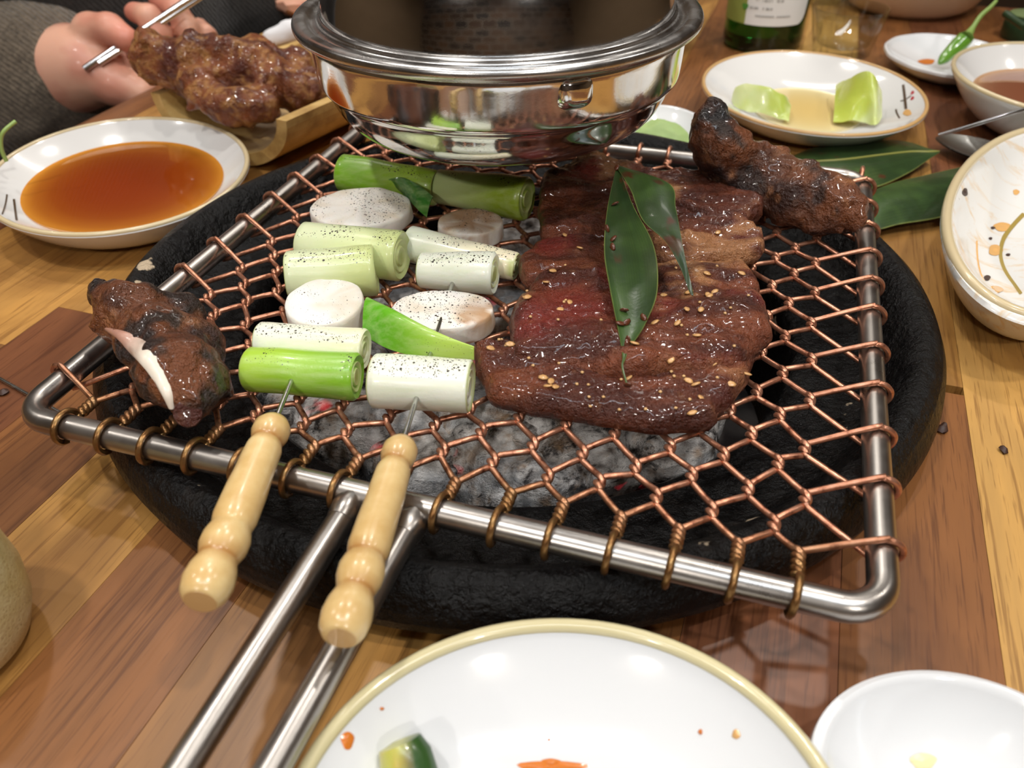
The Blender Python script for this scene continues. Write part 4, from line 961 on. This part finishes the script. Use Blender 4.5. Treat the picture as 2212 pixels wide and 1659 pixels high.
cuk=empty('cucumber_slice',tuple(p),'dark green vegetable chunk with a cut top at the far right edge','vegetable')
vs,F=lathe([(.0002,0),(.017,0),(.0185,.003),(.0182,.016),(.017,.018),(.0002,.0178)],32,(p[0]+.012,p[1]+.012,0)); vs+=normals(vs,F)*fbm(vs,90,3)[:,None]*.0015; mesh('chunk',vs,F,M_dkgreen,cuk)
vs,F=lathe([(.0002,.018),(.016,.0182),(.0165,.0195),(.0002,.0195)],32,(p[0]+.012,p[1]+.012,0)); mesh('cut_face',vs,F,simple('cut_green',lin('6f7f52'),.5),cuk,label='paler cut top')
o=mesh('pepper_strip',*tube(catmull(zz([(2172,30,.024),(2190,42,.023),(2215,60,.022)]),5),[.003]*11,10),M_dkgreen); tag(o,'dark green strip lying on the cut vegetable chunk','vegetable')
# ---------------------------------------------------------------- spoon and chopstick at the right
sp0=at(2078,318,.008); d=at(2200,350,.006)-at(2026,296,.008); d/=np.linalg.norm(d)
spo=empty('spoon',tuple(at(2080,320,0)),'steel spoon half under the stained bowl','spoon')
n,m=28,10; vs=[]; tip=at(2024,298,.007); sd=np.cross(V(0,0,1),d); sd/=np.linalg.norm(sd)
Ls,Wd=.052,.0165
for i in range(n):
    t=i/(n-1); w=Wd*math.sin(math.pi*min(1,t*.93+.02))**.55; 
    for j in range(m):
        s_=j/(m-1)*2-1; vs.append(tip+d*Ls*t+sd*w*s_+V(0,0,-.0055*(1-s_*s_)*math.sin(math.pi*min(1,t*.95+.02))))
vs=np.array(vs); vs[:,2]+=.001; F=grid_faces(n,m); N=normals(vs,F); nv=len(vs); vs2=np.vstack([vs,vs-N*.0008]); F=F+[tuple(i+nv for i in f[::-1]) for f in F]
fixn(mesh('spoon_bowl',vs2,F,M_needle,spo)); hs=tip+d*Ls*.98
mesh('spoon_handle',*tube([hs+V(0,0,.001),hs+d*.03+V(0,0,.0),hs+d*.12-V(0,0,.003)],[.002,.0025,.003],8),M_needle,spo)
P=[at(2028,292,.012),at(2110,268,.022),at(2190,243,.032),at(2260,224,.0405)]; o=mesh('chopstick',*tube(catmull(np.array(P),4),[.0011]*13,8),M_chop); tag(o,'thin steel chopstick leaning on the brown broth bowl','chopstick')
# third skewer needle lying at the left
o=mesh('loose_skewer',*tube([at(-40,800,.0012),at(0,818,.0012),at(190,925,.0012),at(232,950,.0012)],.0008,8),M_needle); tag(o,'thin bare steel skewer lying on the table under the left corner of the grate','skewer')
# crumbs
for i,(x,y,s_,lab) in enumerate([(2032,930,14,'dark burnt crumb touching the right edge of the black ring'),(2166,976,11,'brown crumb on the pale table strip at the right'),(1972,612,6,'tiny dark crumb on the table above the ring at the right'),(8,851,11,'reddish crumb on the dark table strip at the left edge'),(2110,545,6,'small brown speck left of the stained bowl')]):
    p=at(x,y,0); r_=px2m(s_,p); vs,F=lathe([(.0001,0),(r_*.8,.0001),(r_,r_*.4),(r_*.5,r_*.9),(.0001,r_)],10,tuple(p)); vs+=fbm(vs,500,2,i)[:,None]*r_*.5; vs[:,2]=np.maximum(vs[:,2],0)
    tag(mesh('crumb',vs,F,M_dark),lab,'crumb')
# ---------------------------------------------------------------- split bamboo tray with the marinated roll
A=at(325,200,.036);B_=at(618,262,.036); Cn=(A+B_)/2; hw=np.linalg.norm(B_-A)/2; ux=(B_-A)/(2*hw); ay=np.cross(V(0,0,1),ux)
e1=at(745,205,.036)-at(625,258,.036); e1[2]=0; e1/=np.linalg.norm(e1)
ay=e1; HT=.036
tr=empty('bamboo_tray',(Cn[0],Cn[1],0),'split bamboo trough holding a marinated roll of meat','tray')
n=26; Lt=.30; vs=[]; sec=[]
for i in range(n):
    a=math.pi+math.pi*i/(n-1); sec.append((hw*math.cos(a),HT+HT*math.sin(a)))
th=.0075
for i in range(n-1,-1,-1):
    a=math.pi+math.pi*i/(n-1); sec.append(((hw-th)*math.cos(a),HT+(HT-th)*math.sin(a)))
sec=np.array(sec); ns=len(sec)
for k in range(7):
    o_=Cn+ay*Lt*k/6; vs.append(np.c_[o_[0]+ux[0]*sec[:,0],o_[1]+ux[1]*sec[:,0],sec[:,1]])
vs=np.vstack(vs); F=grid_faces(7,ns,False,True)
F+=[(i,i+1,ns-2-i,ns-1-i) for i in range(n-1)]+[((6*ns)+i,(6*ns)+ns-1-i,(6*ns)+ns-2-i,(6*ns)+i+1) for i in range(n-1)]
fixn(mesh('trough',vs,F,M_tray,tr,smooth=False))
o_=Cn+ay*Lt*.97
def trf(a,b,z): p=Cn+ux*a+ay*b; return V(p[0],p[1],z)
sgm=[]
def seg(lst):
    q=[(atd(x,y,d),r*d/FPX) for x,y,d,r in lst]; return [(q[i][0],q[i+1][0],q[i][1],q[i+1][1]) for i in range(len(q)-1)]
dm=depth(Cn)-.015
sgm=seg([(330,135,dm+.03,52),(430,150,dm+.03,62),(540,165,dm+.03,64),(640,190,dm+.03,50),(700,200,dm+.04,42)])+seg([(350,110,dm+.05,30),(460,110,dm+.055,34),(570,125,dm+.055,34),(640,145,dm+.055,34)])+seg([(430,190,dm+.015,45),(480,220,dm+.01,40),(560,220,dm+.01,38)])
lo=np.min([np.minimum(a-ra,b-rb) for a,b,ra,rb in sgm],0)-.01;hi=np.max([np.maximum(a+ra,b+rb) for a,b,ra,rb in sgm],0)+.01
def fm(P):
    d=None
    for a,b,ra,rb in sgm: q=rc(P,a,b,ra,rb); d=q if d is None else smin(d,q,.006)
    return d+fbm(P,55,3,8)*.007+fbm(P,190,3,9)*.004
vs,F=nets(fm,lo,hi,.002)
f1=fbm(vs,70,4,3);f2=fbm(vs,330,3,4)
col=mixc(lin('5a2410'),lin('8a4a24'),sstep(-.3,.3,f1)); col=mixc(col,lin('b98448'),sstep(-.05,.4,f2+.5*f1)*.7)
o=mesh('marinated_roll',vs,F,M_roll,col=col); tag(o,'thick brown roll of marinated meat heaped in the bamboo trough','meat')
# tissue
def ft(P):
    d=None
    for a,b,ra,rb in chain([(582,82,.006,14),(625,72,.007,17),(670,58,.009,20),(725,48,.01,18)]): q=rc(P,a,b,ra,rb); d=q if d is None else smin(d,q,.01)
    return d+fbm(P,70,3,8)*.004
c_=at(650,66,.008); vs,F=nets(ft,c_-.07,c_+.07,.0026); vs[:,2]=np.maximum(vs[:,2],.0004); o=mesh('paper_napkin',vs,F,M_tissue); tag(o,'crumpled white paper napkin on the table behind the bamboo trough','napkin')
# ---------------------------------------------------------------- the diner at the left
DH=.615
def hp(x,y,dd=0): return atd(x,y,DH+dd)
wrist=hp(140,150,.02)
bones=[]
def bch(l,k): 
    for i in range(len(l)-1): bones.append((l[i][0],l[i+1][0],l[i][1],l[i+1][1],k))
mm=DH/FPX
sh_r=None
elbow=V(*hp(-230,170,.02)); 
bch([(elbow,.040),(wrist,.029),(hp(190,145,.012),.028)],.02)
# palm: heel, hollow and knuckle row
bch([(hp(180,128,.006),.0165),(hp(212,152,.006),.0155),(hp(255,182,.006),.0145),(hp(305,200,.008),.0125)],.010)
bch([(hp(185,120,.018),.016),(hp(270,140,.024),.016),(hp(345,125,.030),.014)],.010)
bch([(hp(200,150,.014),.016),(hp(300,175,.022),.015)],.010)
# thumb
bch([(hp(182,112,.004),.0135),(hp(196,66,-.004),.0128),(hp(236,62,-.012),.0112),(hp(272,84,-.015),.0092)],.003)
# index, curled
bch([(hp(345,115,.018),.0108),(hp(341,74,.002),.0102),(hp(321,36,-.004),.0092),(hp(290,26,.006),.0074)],.0025)
# middle
bch([(hp(412,112,.03),.0105),(hp(404,62,.016),.0098),(hp(378,20,.012),.0088),(hp(342,0,.020),.0076)],.0025)
# ring and little finger, curled under behind the meat
bch([(hp(398,132,.034),.0095),(hp(440,110,.03),.009),(hp(446,80,.028),.0084),(hp(430,58,.03),.0072)],.0035)
bch([(hp(350,170,.03),.0092),(hp(385,185,.026),.0084),(hp(405,172,.022),.0076),(hp(400,150,.02),.0068)],.0035)
def fh(P):
    d=None
    for a,b,ra,rb,k in bones: q=rc(P,a,b,ra,rb); d=q if d is None else smin(d,q,k)
    return d
lo=np.min([np.minimum(a,b) for a,b,*_ in bones],0)-.05;hi=np.max([np.maximum(a,b) for a,b,*_ in bones],0)+.05
hand_v,hand_f=nets(fh,lo,hi,.003)
# torso, head, other arm (coarser, same skin)
def ndw(n,d,z): p=NX*n+NY*d; return V(p[0],p[1],z)
pel=ndw(-.70,.62,-.27);che=ndw(-.67,.64,.10);nek=ndw(-.66,.64,.26);hed=ndw(-.62,.64,.42)
shR=ndw(-.66,.45,.17);shL=ndw(-.68,.83,.17); elL=ndw(-.56,.93,-.02); wrL=atd(560,-25,.80); haL=atd(600,-8,.795)
tb=[(pel,che,.13,.14,.05),(che,nek,.12,.055,.05),(nek,hed,.055,.06,.02),(che,shR,.1,.065,.05),(che,shL,.1,.065,.05),(shR,elbow,.055,.042,.02),(shL,elL,.055,.042,.02),(elL,wrL,.042,.028,.02),(wrL,haL,.027,.026,.01)]
tb+=[(pel,ndw(-.70,.52,-.29),.12,.09,.04),(pel,ndw(-.70,.72,-.29),.12,.09,.04)]
fgl=[(haL,haL+V(.06,-.035,-.004),.012,.008,.004),(haL+V(.01,.015,0),haL+V(.075,-.012,-.004),.012,.008,.004),(haL+V(.005,.03,0),haL+V(.07,.012,-.004),.011,.008,.004),(haL+V(0,.042,0),haL+V(.05,.035,-.004),.01,.007,.004),(haL+V(0,-.015,0),haL+V(.03,-.05,0),.012,.009,.004)]
face=hed
def fb(P):
    d=None
    for a,b,ra,rb,k in tb+fgl: q=rc(P,a,b,ra,rb); d=q if d is None else smin(d,q,k)
    q=(np.linalg.norm((P-hed)/np.array([.088,.078,.115]),axis=1)-1)*.08; d=smin(d,q,.02)
    fwd_=V(NX[0],NX[1],0); sd_=V(NY[0],NY[1],0)
    nose=hed+fwd_*.088+V(0,0,-.012); d=smin(d,rc(P,nose+V(0,0,.03)-fwd_*.008,nose+fwd_*.014-V(0,0,.008),.008,.011),.012)
    d=smin(d,rc(P,hed+fwd_*.055-V(0,0,.085),hed+fwd_*.06-V(0,0,.085),.03,.028),.03)
    for s_ in(-1,1): d=smin(d,rc(P,hed+sd_*.078*s_+V(0,0,.015),hed+sd_*.084*s_-V(0,0,.02),.011,.009),.008)
    return d
bv,bf=nets(fb,V(-1.05,.35,-.45),V(.05,1.25,.58),.011)
vs=np.vstack([hand_v,bv]); F=hand_f+[[i+len(hand_v) for i in f] for f in bf]
per=empty('person',tuple(ndw(-.70,.62,-.74)),'seated person in a dark brown knit sweater holding steel chopsticks at the left','person')
f1=fbm(vs,50,3,3); col=mixc(lin('d9a58c'),lin('c98a74'),sstep(-.3,.4,f1))
tips=[hp(272,86,-.014),hp(290,30,.006),hp(342,2,.018)]
for t in tips: col=mixc(col,lin('cf7a66'),sstep(.024,.006,np.linalg.norm(vs-t,axis=1))*.7)
mesh('body',vs,F,M_skin,per,col=col)
fwd_=V(NX[0],NX[1],0); sd_=V(NY[0],NY[1],0)
for s_ in(-1,1):
    e=hed+fwd_*.077+sd_*.032*s_+V(0,0,.012); v_,F_=lathe([(.0002,-.012),(.009,-.008),(.012,0),(.009,.008),(.0002,.012)],20,tuple(e)); mesh('eye',v_,F_,simple('eye_white',(.7,.7,.68),.2),per)
mo=hed+fwd_*.083-V(0,0,.052); mesh('mouth',*tube([mo-sd_*.022-fwd_*.006,mo,mo+sd_*.022-fwd_*.006],[.002,.006,.002],10),simple('lips',lin('b5655a'),.4),per)
def fhair(P):
    q=(np.linalg.norm((P-hed-V(0,0,.012)+fwd_*.012)/np.array([.1,.092,.122]),axis=1)-1)*.09
    cut=(P-hed)@fwd_-.035-.25*np.maximum(0,(P-hed)[:,2]-.03); return np.maximum(np.maximum(q,cut),-(P[:,2]-hed[2]+.1))+fbm(P,60,2)*.003
v_,F_=nets(fhair,hed-.15,hed+.15,.007); mesh('hair',v_,F_,M_hair,per)
# sweater over trunk and arms, right sleeve as knitted cuff
def fs(P):
    d=None
    for a,b,ra,rb,k in tb[:2]+tb[3:7]+[(elL,elL+(wrL-elL)*.92,.06,.042,.02)]+tb[9:]: 
        q=rc(P,a,b,ra+.022,rb+.022); d=q if d is None else smin(d,q,k+.02)
    d=np.maximum(d,P[:,2]-.262)
    return d+fbm(P,14,3,5)*.012
v_,F_=nets(fs,V(-1.1,.3,-.48),V(.05,1.28,.3),.011); mesh('sweater',v_,F_,M_cloth,per)
cuff=elbow+(wrist-elbow)*1.0
def fsl(P):
    d=rc(P,elbow,hp(40,165,.035),.066,.060); d=smin(d,rc(P,hp(40,165,.035),hp(128,148,.04),.058,.047),.02)
    return d+fbm(P*[1,1,1],22,3,6)*.008+fbm(P,70,2,3)*.002
lo=np.minimum(elbow,wrist)-.1;hi=np.maximum(elbow,wrist)+.1
v_,F_=nets(fsl,lo,hi,.004); mesh('sleeve',v_,F_,M_knit,per,label='lighter brown knit sleeve over the raised forearm')
for s_ in(-.1,.1):
    a=ndw(-.70,.62+s_,-.29);b=ndw(-.28,.60+s_*1.3,-.26) ;c=ndw(-.30,.60+s_*1.3,-.70)
    mesh('trouser_leg',*tube(catmull(np.array([a,(a+b)/2+V(0,0,.01),b,(b+c)/2,c]),6),np.interp(np.linspace(0,1,25),[0,.5,1],[.085,.068,.05]),16),M_trouser,per)
    f0=c-V(0,0,.01); mesh('shoe',*tube([f0-fwd_*.06+V(0,0,.01),f0+fwd_*.04+V(0,0,.012),f0+fwd_*.15+V(0,0,.002)],[.035,.04,.03],14),M_hair,per)
# stool
stl=empty('stool',tuple(ndw(-.74,.62,-.74)),'round dark stool under the seated person','stool'); sc_=ndw(-.74,.62,0)
mesh('seat',*lathe([(.0002,-.475),(.16,-.475),(.165,-.465),(.16,-.455),(.0002,-.455)],40,(sc_[0],sc_[1],0)),M_leg,stl)
for a in(.8,2.4,3.9,5.5): mesh('leg',*tube([sc_+V(.11*math.cos(a),.11*math.sin(a),-.47),sc_+V(.15*math.cos(a),.15*math.sin(a),-.74)],.014,10),M_leg,stl)
# chopsticks in the hand
for (a,b) in (((182,149,-.016),(440,-24,-.002)),((214,137,-.014),(470,-30,.004))):
    p0=hp(*a);p1=hp(*b); d=(p1-p0)/np.linalg.norm(p1-p0); n=8; R=np.linspace(.0026,.0017,n)
    lab='steel chopstick held in the hand, its end nearest the sleeve' if a[0]==182 else 'second steel chopstick held in the hand, tucked under the thumb'
    o=mesh('chopstick',*tube([p0+d*.21*i/(n-1) for i in range(n)],R,8),M_chop); tag(o,lab,'chopstick')
